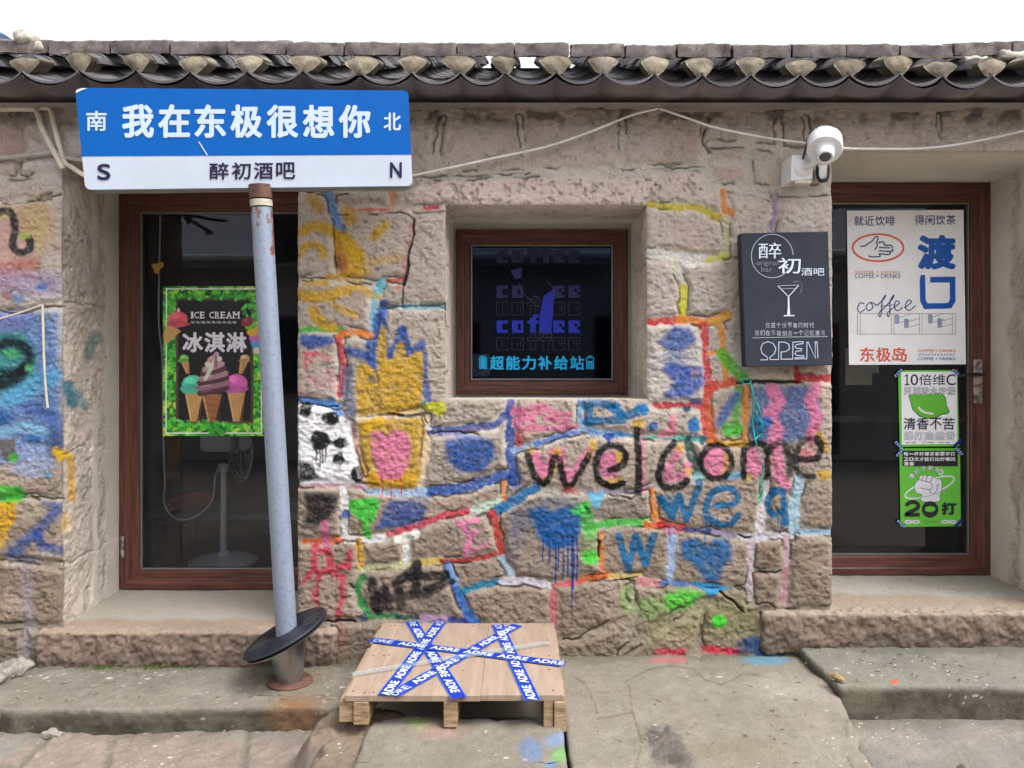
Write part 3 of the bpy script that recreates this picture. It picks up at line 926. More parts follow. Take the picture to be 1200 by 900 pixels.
    bl([(-80, 368), (68, 366), (71, 470), (72, 530), (-80, 560)], (98, 142, 204), 14, .92, 2, .35); bl([(-80, 366), (40, 366), (30, 392), (-80, 392)], (130, 136, 200), 14, .8); bl([(-80, 392), (30, 388), (46, 420), (40, 462), (-80, 470)], (62, 150, 140), 14, .85)
    st([(-12, 414), (8, 402), (28, 406), (35, 422), (22, 436), (-12, 440)], 13, (26, 32, 38), 8, .95, 1.4, .2, True); st([(-12, 453), (24, 446), (28, 436)], 15, (24, 28, 34), 9, .95); el(14, 414, 9, 5, (84, 190, 120), 4, .9); el(36, 431, 5, 4, (110, 200, 130), 4, .8)
    st([(10, 470), (40, 452), (64, 440)], 20, (104, 184, 232), 12, .85); el(4, 490, 14, 9, (32, 92, 170), 9, .85); st([(0, 506), (30, 500), (58, 508)], 12, (150, 206, 236), 9, .8, 2, .5); st([(36, 478), (66, 490), (68, 520)], 16, (80, 112, 180), 11, .8, 2, .5); st([(30, 515), (60, 512)], 8, (40, 110, 180), 6, .8, 2, .5)
    bl([(0, 515), (20, 512), (21, 530), (10, 541), (0, 530)], (124, 114, 110), 2); bl([(22, 522), (62, 520), (66, 548), (40, 560), (14, 552)], (168, 184, 224), 9, .8); el(64, 522, 9, 18, (62, 62, 84), 9, .6); el(58, 556, 6, 4, (90, 170, 210), 4, .8)
    bl([(-80, 566), (26, 569), (31, 582), (14, 596), (-80, 600)], (76, 200, 64), 3); el(17, 536, 5, 6, (84, 194, 66), 4); bl([(-80, 596), (22, 588), (19, 608), (4, 640), (-80, 655)], (224, 170, 34), 4); st([(0, 640), (6, 625)], 7, (220, 190, 120), 6, .5)
    st([(14, 650), (28, 636), (44, 622), (68, 598)], 13, (68, 98, 164), 8, .85, 2, .4); st([(45, 626), (50, 640), (71, 644)], 12, (50, 80, 160), 7, .9, 2, .3); st([(52, 590), (70, 592)], 7, (70, 100, 160), 5, .7); el(31, 655, 11, 5, (52, 86, 166), 4, .9); st([(12, 660), (66, 646)], 8, (196, 196, 186), 8, .6); el(40, 600, 16, 8, (200, 190, 160), 8, .5)
    st([(32, 668), (35, 730), (30, 778)], 13, (168, 162, 178), 10, .55, 2, .5); st([(66, 528), (74, 536)], 9, (230, 186, 30), 3)


def mixc(a, b, t):
    t = np.asarray(t)[..., None]
    return a * (1 - t) + b * t


# ------------------------------------------------------------------ the facade
house = thing('stone_house', 'long stone house painted with graffiti under a grey clay tile eave', 'house', (0.0, 4.7, 0.0))

OPEN = {'left': (72, 349, 186, 744), 'window': (522, 758, 240, 468), 'right': (975, 1256, 177, 716)}   # x0, x1, top, bottom on the facade
BACKR = {'left': (141, 388, 225, 690), 'window': (531, 740, 262, 466), 'right': (918, 1158, 214, 673)}  # the same at the recessed plane

xs = np.concatenate([np.arange(-340, -24, 8.0), np.arange(-24, 1225, 1.2), np.arange(1226, 1560, 8.0)])
ys = np.arange(92, 812, 1.2)
for x0, x1, y0, y1 in OPEN.values():
    for a in (x0, x1):
        xs[np.abs(xs - a).argmin()] = a
    for a in (y0, y1):
        ys[np.abs(ys - a).argmin()] = a
PX, PY = np.meshgrid(xs, ys)
ny, nx = PX.shape

dj = np.full(PX.shape, 99.0)
for pts, w, c in JOINTS:
    x = [p[0] for p in pts]
    y = [p[1] for p in pts]
    j0, j1 = np.searchsorted(xs, [min(x) - 22, max(x) + 22])
    i0, i1 = np.searchsorted(ys, [min(y) - 22, max(y) + 22])
    sl = (slice(i0, i1), slice(j0, j1))
    d = seg_dist(PX[sl], PY[sl], pts) - w / 2
    dj[sl] = np.minimum(dj[sl], d)
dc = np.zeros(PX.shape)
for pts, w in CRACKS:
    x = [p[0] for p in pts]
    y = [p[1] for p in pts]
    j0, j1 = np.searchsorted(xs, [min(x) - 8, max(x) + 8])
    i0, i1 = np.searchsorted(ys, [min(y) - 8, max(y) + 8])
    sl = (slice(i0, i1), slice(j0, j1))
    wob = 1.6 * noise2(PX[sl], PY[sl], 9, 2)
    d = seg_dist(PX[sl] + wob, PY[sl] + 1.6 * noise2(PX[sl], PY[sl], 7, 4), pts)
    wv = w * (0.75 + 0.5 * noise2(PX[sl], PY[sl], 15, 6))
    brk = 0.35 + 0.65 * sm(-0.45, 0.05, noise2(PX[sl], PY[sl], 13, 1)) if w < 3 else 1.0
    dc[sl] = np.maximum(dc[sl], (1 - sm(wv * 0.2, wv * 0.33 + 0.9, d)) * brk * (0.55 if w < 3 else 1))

nA = fbm2(PX, PY, 70, 3, 2)
nB = fbm2(PX, PY * 1.25, 26, 5, 4, 0.6)
nC = fbm2(PX * 0.8, PY * 1.3, 9, 3, 1, 0.6)
nD = noise2(PX, PY, 3.0, 3)
djw = dj + 2.2 * fbm2(PX, PY, 10, 3, 6)
stone = sm(-1.5, 7, djw)
lint = sm(3, -3, np.maximum(np.maximum(484 - PX, PX - 830), np.maximum(204 + 0 * PY - PY, PY - 242)))
lint = np.maximum(lint, sm(4, -4, np.maximum(716 - PY, 890 - PX)))
ridg = 1 - np.abs(fbm2(PX, PY * 1.5, 17, 4, 7))
nE = fbm2(PX + 0.3 * PY, PY * 1.5, 5.0, 2, 2, 0.65)
h = -0.004 + stone * (0.009 + 0.005 * nA + 0.0034 * nB * (1 - 0.4 * lint) + 0.0020 * nC + 0.0025 * nE + 0.002 * (ridg - 0.8))
h += (1 - stone) * (0.003 * nC + 0.002 * nD)
pit = sm(0.38, 0.75, fbm2(PX, PY, 5.5, 2, 5)) * stone
h -= pit * (0.004 + 0.006 * lint) + 0.0011 * nD * stone * (0.6 + lint)
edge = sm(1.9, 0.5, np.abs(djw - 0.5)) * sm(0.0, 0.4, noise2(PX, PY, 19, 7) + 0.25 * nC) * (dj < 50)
h -= 0.026 * dc + 0.009 * edge
for x0, x1, y0, y1 in OPEN.values():                       # worn arrises round the openings
    q = np.maximum(np.maximum(x0 - PX, PX - x1), np.maximum(y0 - PY, PY - y1))
    h -= 0.009 * np.exp(-np.clip(q, 0, None) / 2.2)
h += np.clip((PY - 690) / 90, 0, 1) * 0.008

tone = noise2(PX, PY, 115, 3)[..., None] * 0.09 + nA[..., None] * 0.06 + nB[..., None] * 0.05
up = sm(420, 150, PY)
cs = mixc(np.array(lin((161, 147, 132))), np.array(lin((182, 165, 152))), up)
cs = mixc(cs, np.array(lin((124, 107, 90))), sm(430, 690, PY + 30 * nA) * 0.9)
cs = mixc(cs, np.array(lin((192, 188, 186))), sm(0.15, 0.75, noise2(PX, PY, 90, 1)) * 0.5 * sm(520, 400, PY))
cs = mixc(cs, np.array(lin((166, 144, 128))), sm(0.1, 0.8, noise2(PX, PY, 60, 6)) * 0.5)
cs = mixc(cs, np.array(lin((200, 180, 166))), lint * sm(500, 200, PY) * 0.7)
# every block its own tint
sx_, sy_ = slice(None, None, 3), slice(None, None, 3)
free = (djw[sy_, sx_] > 1.0)
lab = np.zeros(free.shape, np.int32)
nl = 0
for i_ in range(free.shape[0]):
    for j_ in range(free.shape[1]):
        if free[i_, j_] and not lab[i_, j_]:
            nl += 1
            stk = [(i_, j_)]
            lab[i_, j_] = nl
            while stk:
                a_, b_ = stk.pop()
                for u_, v_ in ((a_ + 1, b_), (a_ - 1, b_), (a_, b_ + 1), (a_, b_ - 1)):
                    if 0 <= u_ < free.shape[0] and 0 <= v_ < free.shape[1] and free[u_, v_] and not lab[u_, v_]:
                        lab[u_, v_] = nl
                        stk.append((u_, v_))
gt = np.random.default_rng(5)
tint = 1 + gt.uniform(-0.18, 0.08, (nl + 1, 1)) + gt.uniform(-1, 1, (nl + 1, 1)) * np.array([[0.045, 0.0, -0.05]])
tint[0] = 1
tb = np.repeat(np.repeat(tint[lab], 3, 0), 3, 1)[:ny, :nx]
hb = np.repeat(np.repeat(gt.uniform(-0.004, 0.005, nl + 1)[lab], 3, 0), 3, 1)[:ny, :nx]
h += hb * sm(1, 7, djw)
cs = cs * (1 + tone) * tb
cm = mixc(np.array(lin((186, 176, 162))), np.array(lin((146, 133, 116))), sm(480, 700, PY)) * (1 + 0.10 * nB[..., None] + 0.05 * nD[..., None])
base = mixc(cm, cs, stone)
base = mixc(base, base * 0.8, pit * 0.7)
base = mixc(base, np.array(lin((84, 78, 76))) * np.ones(3), sm(-0.2, 0.5, fbm2(PX, PY, 18, 3, 2)) * sm(158, 134, PY) * 0.75)      # patchy dark grey, stronger towards the cornice
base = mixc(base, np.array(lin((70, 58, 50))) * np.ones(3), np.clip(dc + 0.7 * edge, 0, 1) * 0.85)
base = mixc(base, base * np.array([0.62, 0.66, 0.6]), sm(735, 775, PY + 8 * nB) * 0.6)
base = np.clip(base * np.array([1.02, 1.04, 1.09]), 0.02, 0.8)

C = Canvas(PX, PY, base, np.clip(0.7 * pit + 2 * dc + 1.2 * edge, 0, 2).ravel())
C.k = 0.70
for pts, w, c in JOINTS:
    if c is not None:
        C.st(pts, w, c, 2.2, 0.95, 1.7, 0.3)
stone_paint(C)
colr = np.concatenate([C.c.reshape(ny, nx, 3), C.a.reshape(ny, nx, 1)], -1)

Yw = WALL - h
P = np.stack([(PX - CX) * WALL / F, Yw, EYE + (CY - PY) * WALL / F], -1)
keep = np.ones((ny - 1, nx - 1), bool)
OI = {}
for k, (x0, x1, y0, y1) in OPEN.items():
    j0, j1 = np.abs(xs - x0).argmin(), np.abs(xs - x1).argmin()
    i0, i1 = np.abs(ys - y0).argmin(), np.abs(ys - y1).argmin()
    keep[i0:i1, j0:j1] = False
    OI[k] = (i0, i1, j0, j1)
used = np.zeros((ny, nx), bool)
used[:-1, :-1] |= keep
used[:-1, 1:] |= keep
used[1:, :-1] |= keep
used[1:, 1:] |= keep
remap = np.full(ny * nx, -1)
remap[used.ravel()] = np.arange(used.sum())
Fq = remap[grid_faces(ny, nx, 0, keep)]
me = bpy.data.meshes.new('facade_wall')
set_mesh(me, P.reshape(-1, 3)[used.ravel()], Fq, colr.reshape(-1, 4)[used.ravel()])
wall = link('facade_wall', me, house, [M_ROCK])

# reveals: surfaces running from the worn edge of each opening back to the recessed plane
REV_PAINT = [
    ('st', [(112, 395), (104, 415)], 14, (74, 122, 130), 12, .7), ('st', [(80, 452), (84, 472)], 13, (28, 112, 140), 7, .9), ('st', [(92, 462), (98, 476)], 10, (60, 130, 145), 8, .7),
    ('st', [(72, 532), (82, 534)], 9, (228, 184, 34), 4, .9), ('st', [(83, 540), (84, 584)], 8, (216, 170, 48), 5, .85), ('el', 76, 612, 7, 12, (206, 168, 80), 8, .6),
]


def reveal(key, side, n=90):
    i0, i1, j0, j1 = OI[key]
    bx0, bx1, by0, by1 = BACKR[key]
    if side == 'left':
        E, Cc = P[i0:i1 + 1, j0], colr[i0:i1 + 1, j0]
        B = np.stack([at(bx0, y, BACK) for y in np.linspace(by0, by1, len(E))])
        nrm = np.array([1.0, 0, 0])
    elif side == 'right':
        E, Cc = P[i0:i1 + 1, j1], colr[i0:i1 + 1, j1]
        B = np.stack([at(bx1, y, BACK) for y in np.linspace(by0, by1, len(E))])
        nrm = np.array([-1.0, 0, 0])
    elif side == 'top':
        E, Cc = P[i0, j0:j1 + 1], colr[i0, j0:j1 + 1]
        B = np.stack([at(x, by0, BACK) for x in np.linspace(bx0, bx1, len(E))])
        nrm = np.array([0, 0, -1.0])
    else:
        E, Cc = P[i1, j0:j1 + 1], colr[i1, j0:j1 + 1]
        B = np.stack([at(x, by1, BACK) for x in np.linspace(bx0, bx1, len(E))])
        nrm = np.array([0, 0, 1.0])
    if key == 'right' and side in ('right',):
        n = 70
    t = np.linspace(0, 1, n)[:, None, None]
    G = E[None] * (1 - t) + B[None] * t
    s = np.arange(len(E))[None, :] * (1.2 if side in ('left', 'right') else 1.2) + 0 * t[..., 0]
    d = t[..., 0] * 150 + 0 * s
    sd = {'left': 1, 'right': 2, 'top': 3, 'bottom': 4}[side] + {'left': 0, 'window': 1, 'right': 2}[key]
    plaster = sm(0.66, 0.74, t[..., 0] + 0.05 * fbm2(s, d, 30, 3, sd) + 0.0 * s)
    plaster = np.maximum(plaster, sm(0.46, 0.5, t[..., 0]) * sm(0.62, 0.55, t[..., 0]) * (side in ('left', 'right')) * sm(-0.3, 0.2, noise2(s, d, 90, sd)))
    if side == 'bottom' or (side == 'top' and key == 'right'):
        plaster = np.maximum(plaster, 0.75)
    rough = fbm2(s, d, 26, 4, sd + 1, 0.6) * 0.007 + fbm2(s, d, 7, 3, sd + 2) * 0.003
    pits = sm(0.4, 0.8, fbm2(s, d, 6, 2, sd + 3))
    amp = sm(0, 0.04, t[..., 0]) * sm(1.0, 0.97, t[..., 0])
    hh = amp * ((1 - plaster) * (rough - 0.004 * pits) + plaster * (0.003 + 0.0012 * fbm2(s, d, 30, 3, sd)))
    for yy in (0.30, 0.62, 0.86):
        if side in ('left', 'right'):
            cr = np.abs(s / s.max() - yy + 0.008 * fbm2(s, d, 20, 3, sd)) * s.max()
            hh -= amp * 0.008 * sm(2.2, 0.5, cr) * (1 - plaster * 0.8)
    G = G + nrm * hh[..., None]
    cst = np.array(lin((196, 182, 168))) * (1 + 0.16 * fbm2(s, d, 60, 3, sd)[..., None]) * (1 - 0.25 * pits[..., None])
    cpl = np.array(lin((212, 204, 190))) * (1 + 0.07 * fbm2(s, d, 40, 3, sd + 1)[..., None])
    c = mixc(cst, cpl, plaster)
    k = sm(0.05, 0, t[..., 0])[..., None]
    c = c * np.array([1.04, 1.06, 1.09])
    c = c * (1 - k) + Cc[None, :, :3] * k
    q0, q1 = proj(G)
    cv = Canvas(q0, q1, c)
    if key == 'left' and side == 'left':
        for op in REV_PAINT:
            getattr(cv, op[0])(*op[1:])
    m_ = bpy.data.meshes.new('reveal')
    set_mesh(m_, G.reshape(-1, 3), grid_faces(n, len(E)), np.concatenate([cv.c, cv.a[:, None]], 1))
    link('reveal', m_, house, [M_ROCK])


for k in OPEN:
    for sd_ in ('left', 'right', 'top', 'bottom'):
        if (k == 'left' and sd_ in ('bottom',)) or (k == 'right' and sd_ == 'bottom'):
            continue
        reveal(k, sd_)

# plaster band round each frame, at the recessed plane
FR = {'left': (142, 386, 226, 690), 'window': (535, 735, 270, 462), 'right': (920, 1158, 215, 673)}


def sill_mesh():
    pass


for k in OPEN:
    mb = MB()
    bx0, bx1, by0, by1 = BACKR[k]
    fx0, fx1, fy0, fy1 = FR[k]
    o = [(bx0 - 4, by0 - 4), (bx1 + 4, by0 - 4), (bx1 + 4, by1 + 4), (bx0 - 4, by1 + 4)]
    i = [(fx0 + 3, fy0 + 3), (fx1 - 3, fy0 + 3), (fx1 - 3, fy1 - 3), (fx0 + 3, fy1 - 3)]
    vs = [at(x, y, BACK + 0.002) for x, y in o] + [at(x, y, BACK + 0.002) for x, y in i]
    mb.add(vs, [(a, (a + 1) % 4, 4 + (a + 1) % 4, 4 + a) for a in range(4)], 0, lin((212, 204, 192)))
    mb.build('plaster_band', [M_ROCK], house, colors=True)
# ------------------------------------------------------------------ rough stone blocks
def rock_box(name, lo, hi, res, r, amp, color, parent=None, m=None, seed=0, warp=None, sides='tbfklr'):
    """box with rounded worn edges and a rough surface; color(P, nrm) -> linear rgb per vertex"""
    lo, hi = np.array(lo, float), np.array(hi, float)
    Vs, Fs, Ns, off = [], [], [], 0
    for ax, sgn, key in ((2, 1, 't'), (2, -1, 'b'), (1, -1, 'f'), (1, 1, 'k'), (0, -1, 'l'), (0, 1, 'r')):
        if key not in sides:
            continue
        u, v = [a for a in range(3) if a != ax]
        nu = max(2, int((hi[u] - lo[u]) / res) + 1)
        nv = max(2, int((hi[v] - lo[v]) / res) + 1)
        A, B = np.meshgrid(np.linspace(lo[u], hi[u], nu), np.linspace(lo[v], hi[v], nv))
        Q = np.zeros(A.shape + (3,))
        Q[..., u], Q[..., v], Q[..., ax] = A, B, hi[ax] if sgn > 0 else lo[ax]
        q = grid_faces(nv, nu, off)
        flip = (sgn > 0) == (ax == 1)
        Fs.append(q[:, ::-1] if flip else q)
        off += Q[..., 0].size
        Vs.append(Q.reshape(-1, 3))
        nn = np.zeros(3)
        nn[ax] = sgn
        Ns.append(np.tile(nn, (Q[..., 0].size, 1)))
    V, Fq, Nn = np.concatenate(Vs), np.concatenate(Fs), np.concatenate(Ns)
    inner = np.clip(V, lo + r, hi - r)
    d = V - inner
    L = np.linalg.norm(d, axis=1, keepdims=True)
    V0 = V.copy()
    V = inner + d / np.maximum(L, 1e-9) * r
    nrm = d / np.maximum(L, 1e-9)
    dsp = 0
    for sc, a, o in amp:
        dsp = dsp + a * fbm3(V, sc, o, seed)
    V = V + nrm * np.asarray(dsp)[:, None]
    c = color(V, Nn)
    if warp is not None:
        V = warp(V)
    me = bpy.data.meshes.new(name)
    set_mesh(me, V, Fq, np.clip(c, 0.01, 0.9))
    return link(name, me, parent, [m or M_ROCK])


def stone_col(c1, c2, scale=0.05, low_dark=0.0, zlo=0, zhi=1, seed=0):
    a, b = np.array(lin(c1)), np.array(lin(c2))

    def f(Pt, nn):
        t = np.clip(0.5 + 0.5 * fbm3(Pt, scale, 3, seed), 0, 1)
        c = mixc(a, b, t)
        pz = sm(0.35, 0.8, fbm3(Pt, 0.018, 2, seed + 1))
        c = c * (1 - (0.3 if scale < 0.1 else 0.1) * pz)[:, None]
        if low_dark:
            g = sm(zhi, zlo, Pt[:, 2] + 0.03 * fbm3(Pt, 0.08, 2, seed + 2)) * low_dark  # colour gets darker towards the bottom, with a ragged edge
            c = c * (1 - g)[:, None]
        return c
    return f


# door sills: stone blocks under the two doors
zt = EYE - 1.153
rock_box('door_sill', (at(42, 0, 3.37)[0], 3.355, EYE - 1.345), (at(393, 0, 3.37)[0], 4.03, zt), 0.0065, 0.02, ((0.06, 0.009, 4), (0.016, 0.006, 3)),
         lambda Pt, nn: mixc(stone_col((150, 130, 117), (112, 97, 85), 0.03, 0.45, zt - 0.18, zt - 0.05)(Pt, nn), mixc(np.array(lin((166, 159, 147))), np.array(lin((152, 135, 120))), sm(3.56, 3.47, Pt[:, 1] + 0.05 * fbm3(Pt, 0.2, 2, 1))), sm(zt - 0.018, zt - 0.006, Pt[:, 2])), house, seed=1,
         warp=lambda V: np.stack([V[:, 0], V[:, 1], np.where(V[:, 2] > zt - 0.03, zt - 0.0 + (V[:, 2] - zt) * np.where((V[:, 1] > 3.42), 0.35, 1.0), V[:, 2])], 1))
zr = EYE - 1.077
rock_box('door_sill', (at(893, 0, 3.38)[0], 3.372, EYE - 1.26), (at(1330, 0, 3.38)[0], 4.03, zr), 0.0065, 0.018, ((0.06, 0.009, 4), (0.016, 0.0065, 3)),
         lambda Pt, nn: mixc(stone_col((142, 125, 111), (108, 94, 82), 0.03, 0.4, zr - 0.18, zr - 0.05)(Pt, nn), mixc(np.array(lin((162, 158, 147))), np.array(lin((148, 135, 120))), sm(3.66, 3.56, Pt[:, 1] + 0.06 * fbm3(Pt, 0.2, 2, 1))), sm(zr - 0.018, zr - 0.006, Pt[:, 2])), house, seed=2,
         warp=lambda V: np.stack([V[:, 0], V[:, 1], np.where(V[:, 2] > zr - 0.03, zr + (V[:, 2] - zr) * np.where((V[:, 1] > 3.45), 0.35, 1.0), V[:, 2])], 1))


# ------------------------------------------------------------------ doors and window
def frame_mesh(name, parent, x0, x1, z0, z1, y, prof, mats):
    """mitred frame; prof = list of (inset, y offset)"""
    mb = MB()
    n = len(prof)
    vs = []
    for i, dy in prof:
        for cx, cz in ((x0 + i, z0 + i), (x1 - i, z0 + i), (x1 - i, z1 - i), (x0 + i, z1 - i)):
            vs.append((cx, y + dy, cz))
    for k in range(4):
        k2 = (k + 1) % 4
        fs = [(a * 4 + k, a * 4 + k2, (a + 1) * 4 + k2, (a + 1) * 4 + k) for a in range(n - 1)]
        mb.add(vs, fs, 1 if k in (1, 3) else 0)
    return mb.build(name, mats, parent)


PROF = [(0, 0.05), (0, -0.012), (0.006, -0.018), (0.034, -0.018), (0.040, -0.012), (0.052, -0.010), (0.056, -0.004), (0.086, -0.002), (0.092, 0.004), (0.098, 0.018), (0.098, 0.05)]


def leaf(key, kind, glass, w=1.0):
    fx0, fx1, fy0, fy1 = FR[key]
    x0, _, z1 = at(fx0, fy0, BACK)
    x1, _, z0 = at(fx1, fy1, BACK)
    if kind == 'door':
        base = frame_mesh('door', house, x0, x1, z0, z1, BACK - 0.01, [(i * w, d) for i, d in PROF], [M_WOODH, M_WOODV])
    else:
        base = frame_mesh('window', house, x0, x1, z0, z1, BACK - 0.01, [(i * w, d) for i, d in PROF], [M_WOODH, M_WOODV])
    i = 0.098 * w
    b = frame_mesh('bead', base, x0 + i - 0.001, x1 - i + 0.001, z0 + i - 0.001, z1 - i + 0.001, BACK + 0.002, [(0, 0.03), (0, -0.004), (0.006, -0.004), (0.006, 0.03)], [M_BEAD, M_BEAD])
    g = MB()
    g.add([(x0 + i, BACK + 0.012, z0 + i), (x1 - i, BACK + 0.012, z0 + i), (x1 - i, BACK + 0.012, z1 - i), (x0 + i, BACK + 0.012, z1 - i)], [(0, 1, 2, 3)])
    g.build('pane', [glass], base)
    return base


door_l = leaf('left', 'door', M_GLASS, 1.05)
door_r = leaf('right', 'door', M_GLASS, 1.05)
win = leaf('window', 'window', M_TINT, 0.78)

# hinge of the left door, handle of the right door
mb = MB()
x, y, z = at(143.5, 641, 3.965)
mb.rings([(x, y, z - 0.055), (x, y, z + 0.055)], 0.009, 12)
mb.box(x - 0.012, x + 0.004, y + 0.004, y + 0.012, z - 0.05, z + 0.05)
mb.build('hinge', [M_SCUFF], door_l, True)
mb = MB()
x0, y0, z1 = at(1141, 421, 3.965)
x1, _, z0 = at(1151, 473, 3.965)
mb.box(x0, x1, y0 - 0.006, y0 + 0.01, z0, z1)
hp = mb.build('handle', [M_SCUFF], door_r, bevel=0.005)
mb = MB()
a, b = at(1147, 439, 3.93), at(1129, 440, 3.915)
mb.rings([(a[0], 3.96, a[2]), (a[0], 3.93, a[2])], 0.011, 12)
mb.tube([(a[0] + 0.03, 3.925, a[2] + 0.004), a, ((a[0] + b[0]) / 2, 3.918, a[2]), b, (b[0] - 0.01, 3.93, b[2] - 0.002)], 0.009, 10, sub=4)
mb.build('lever', [M_BLACK], hp, True)

# room behind the glass
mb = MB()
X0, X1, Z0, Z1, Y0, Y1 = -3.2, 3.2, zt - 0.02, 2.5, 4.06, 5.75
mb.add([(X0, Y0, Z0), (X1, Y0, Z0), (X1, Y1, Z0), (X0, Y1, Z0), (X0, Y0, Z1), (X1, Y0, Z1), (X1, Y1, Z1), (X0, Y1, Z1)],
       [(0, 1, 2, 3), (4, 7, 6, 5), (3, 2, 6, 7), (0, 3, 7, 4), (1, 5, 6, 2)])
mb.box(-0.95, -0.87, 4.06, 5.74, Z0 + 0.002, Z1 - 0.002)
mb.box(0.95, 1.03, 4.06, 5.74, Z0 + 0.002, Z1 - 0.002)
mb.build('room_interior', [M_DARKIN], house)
# outer side and rear walls of the house
mb = MB()
for s_ in (-1, 1):
    mb.box(min(s_ * 3.28, s_ * 3.42), max(s_ * 3.28, s_ * 3.42), 3.43, 5.9, -0.1, 2.62, 0, lin((160, 145, 128)))
mb.box(-3.42, 3.42, 5.901, 6.05, -0.1, 2.62, 0, lin((160, 145, 128)))
mb.build('side_wall', [M_ROCK], house, colors=True)

# ------------------------------------------------------------------ eave: cornice, tiles, plugs, weighting bricks
CUSP = [-240, -176, -108, -40, 25, 92, 160, 223, 289, 355, 422, 482, 540, 592, 652, 707, 768, 823, 880, 938, 995, 1055, 1105, 1162, 1222, 1282, 1342, 1402, 1462]
YE = 3.14
rr = random.Random(3)
cx_ = np.array([at(c, 0, YE)[0] for c in CUSP])
cz_ = np.array([EYE + (CY - (83 + 4 * sm(400, 1200, c) + rr.uniform(-2.2, 2.2))) * YE / F for c in CUSP])
SAG = 0.047
SL = 0.418


def wave(x):
    i = np.clip(np.searchsorted(cx_, x) - 1, 0, len(cx_) - 2)
    t = np.clip((x - cx_[i]) / (cx_[i + 1] - cx_[i]), 0, 1)
    zl = cz_[i] * (1 - t) + cz_[i + 1] * t
    return zl - SAG * np.sqrt(np.clip(np.sin(np.pi * t), 0, 1)) ** 1.35


def wave_grid(name, y0, y1, dz, th, parent):
    xg = np.linspace(cx_[0], cx_[-1], 1300)
    return xg


# cornice of mortar running from the wall up to the tile edge
xg = np.linspace(cx_[0] + 0.01, cx_[-1] - 0.01, 1300)
tg = np.linspace(0, 1, 40)[:, None]
zw = wave(xg)[None, :] - 0.012
zb = EYE + (CY - 130 - 3 * sm(600, 100, CX + xg * F / WALL) * 0 - 4.5 * fbm2(xg, xg * 0, 0.16, 4, 1)) * WALL / F
yg = 3.40 - 0.006 - (3.40 - YE - 0.006) * tg ** 1.35 + 0 * xg[None, :]
wmix = sm(0.25, 1.0, tg)
flat = zw.mean()
zg = zb[None, :] * (1 - tg) + (flat + (zw - flat) * wmix) * tg + 0.0
zg = zb[None, :] + (flat - 0.012 - zb[None, :]) * (1 - (1 - tg) ** 1.0) * 0.75 + wmix * (zw - (zb[None, :] + (flat - 0.012 - zb[None, :]) * 0.75))
Gx = np.tile(xg, (40, 1))
nz_ = fbm2(Gx, tg * 0.35 + 0 * Gx, 0.12, 4, 3) * 0.006
G = np.stack([Gx, yg + nz_, zg - nz_ * 0.5], -1)
cc = mixc(np.array(lin((150, 140, 136))), np.array(lin((112, 108, 114))), sm(0.2, 0.9, tg + 0.25 * fbm2(Gx, tg * 0.3 + 0 * Gx, 0.2, 3, 4)))
cc = cc * (1 + 0.16 * fbm2(Gx, tg * 1.2 + 0 * Gx, 0.3, 4, 5)[..., None])
cc = mixc(cc, np.array(lin((168, 156, 142))) * np.ones(3), sm(0.45, 0.85, fbm2(Gx * 0.5, tg * 0.5 + 0 * Gx, 0.05, 3, 6)) * sm(0.3, 0.05, tg) * 0.6)
me = bpy.data.meshes.new('cornice')
set_mesh(me, G.reshape(-1, 3), grid_faces(40, 1300), cc.reshape(-1, 3))
link('cornice', me, house, [M_GROUND])


def arc_tile(V, Fq, Cl, cx, cz, y, half, rad, th, length, slope, up, ang, nseg, col, tilt=0.0, yaw=0.0):
    """one curved clay tile; up=+1 convex (cover), -1 concave (valley)"""
    o = len(V)
    for s_ in (0, 1):
        yy = y + s_ * length
        zz = cz + (yy - y) * slope + (tilt if s_ == 0 else 0)
        for rad2 in (rad, rad - th * up):
            for k in range(nseg + 1):
                a = (k / nseg * 2 - 1) * ang
                V.append((cx + half * math.sin(a) / math.sin(ang) * (rad2 / rad if up > 0 else 1) + yaw * s_ * length, yy, zz + up * (rad2 * math.cos(a) - rad * math.cos(ang))))
    n = nseg + 1
    for k in range(nseg):
        Fq.append((o + k, o + k + 1, o + n + k + 1, o + n + k))               # front rim
        Fq.append((o + k, o + 2 * n + k, o + 2 * n + k + 1, o + k + 1))       # outside
        Fq.append((o + n + k, o + n + k + 1, o + 3 * n + k + 1, o + 3 * n + k))
    for k in (0, nseg):
        Fq.append((o + k, o + n + k, o + 3 * n + k, o + 2 * n + k))
    Cl += [col] * (4 * n)


V, Fq, Cl = [], [], []
ROWS = 22
for i in range(len(CUSP) - 1):
    half = (cx_[i + 1] - cx_[i]) / 2
    mx_, mz_ = (cx_[i] + cx_[i + 1]) / 2, (cz_[i] + cz_[i + 1]) / 2
    for k in range(ROWS):
        g = rr.uniform(0.75, 1.2)
        col = tuple(np.array(lin((92, 90, 92))) * g)
        y = YE + k * 0.062 + (rr.uniform(-0.008, 0.008) if k else 0)
        arc_tile(V, Fq, Cl, mx_, mz_ + (y - YE) * SL + 0.004, y, half + 0.004, 0.10, 0.011, 0.15, SL, -1, 1.05, 10, col, 0.004 + rr.uniform(-0.003, 0.003))
for i in range(len(CUSP)):
    for k in range(ROWS):
        g = rr.uniform(0.7, 1.25)
        col = tuple(np.array(lin((86, 84, 86))) * g)
        y = YE + 0.05 + k * 0.06 + rr.uniform(-0.006, 0.006)
        arc_tile(V, Fq, Cl, cx_[i] + rr.uniform(-0.005, 0.005), cz_[i] + (y - YE) * SL + 0.008, y, 0.060, 0.062, 0.011, 0.17, SL * 0.97, 1, 1.25, 10, col, 0.016 + rr.uniform(-0.004, 0.004), rr.uniform(-0.02, 0.02))
me = bpy.data.meshes.new('roof_tiles')
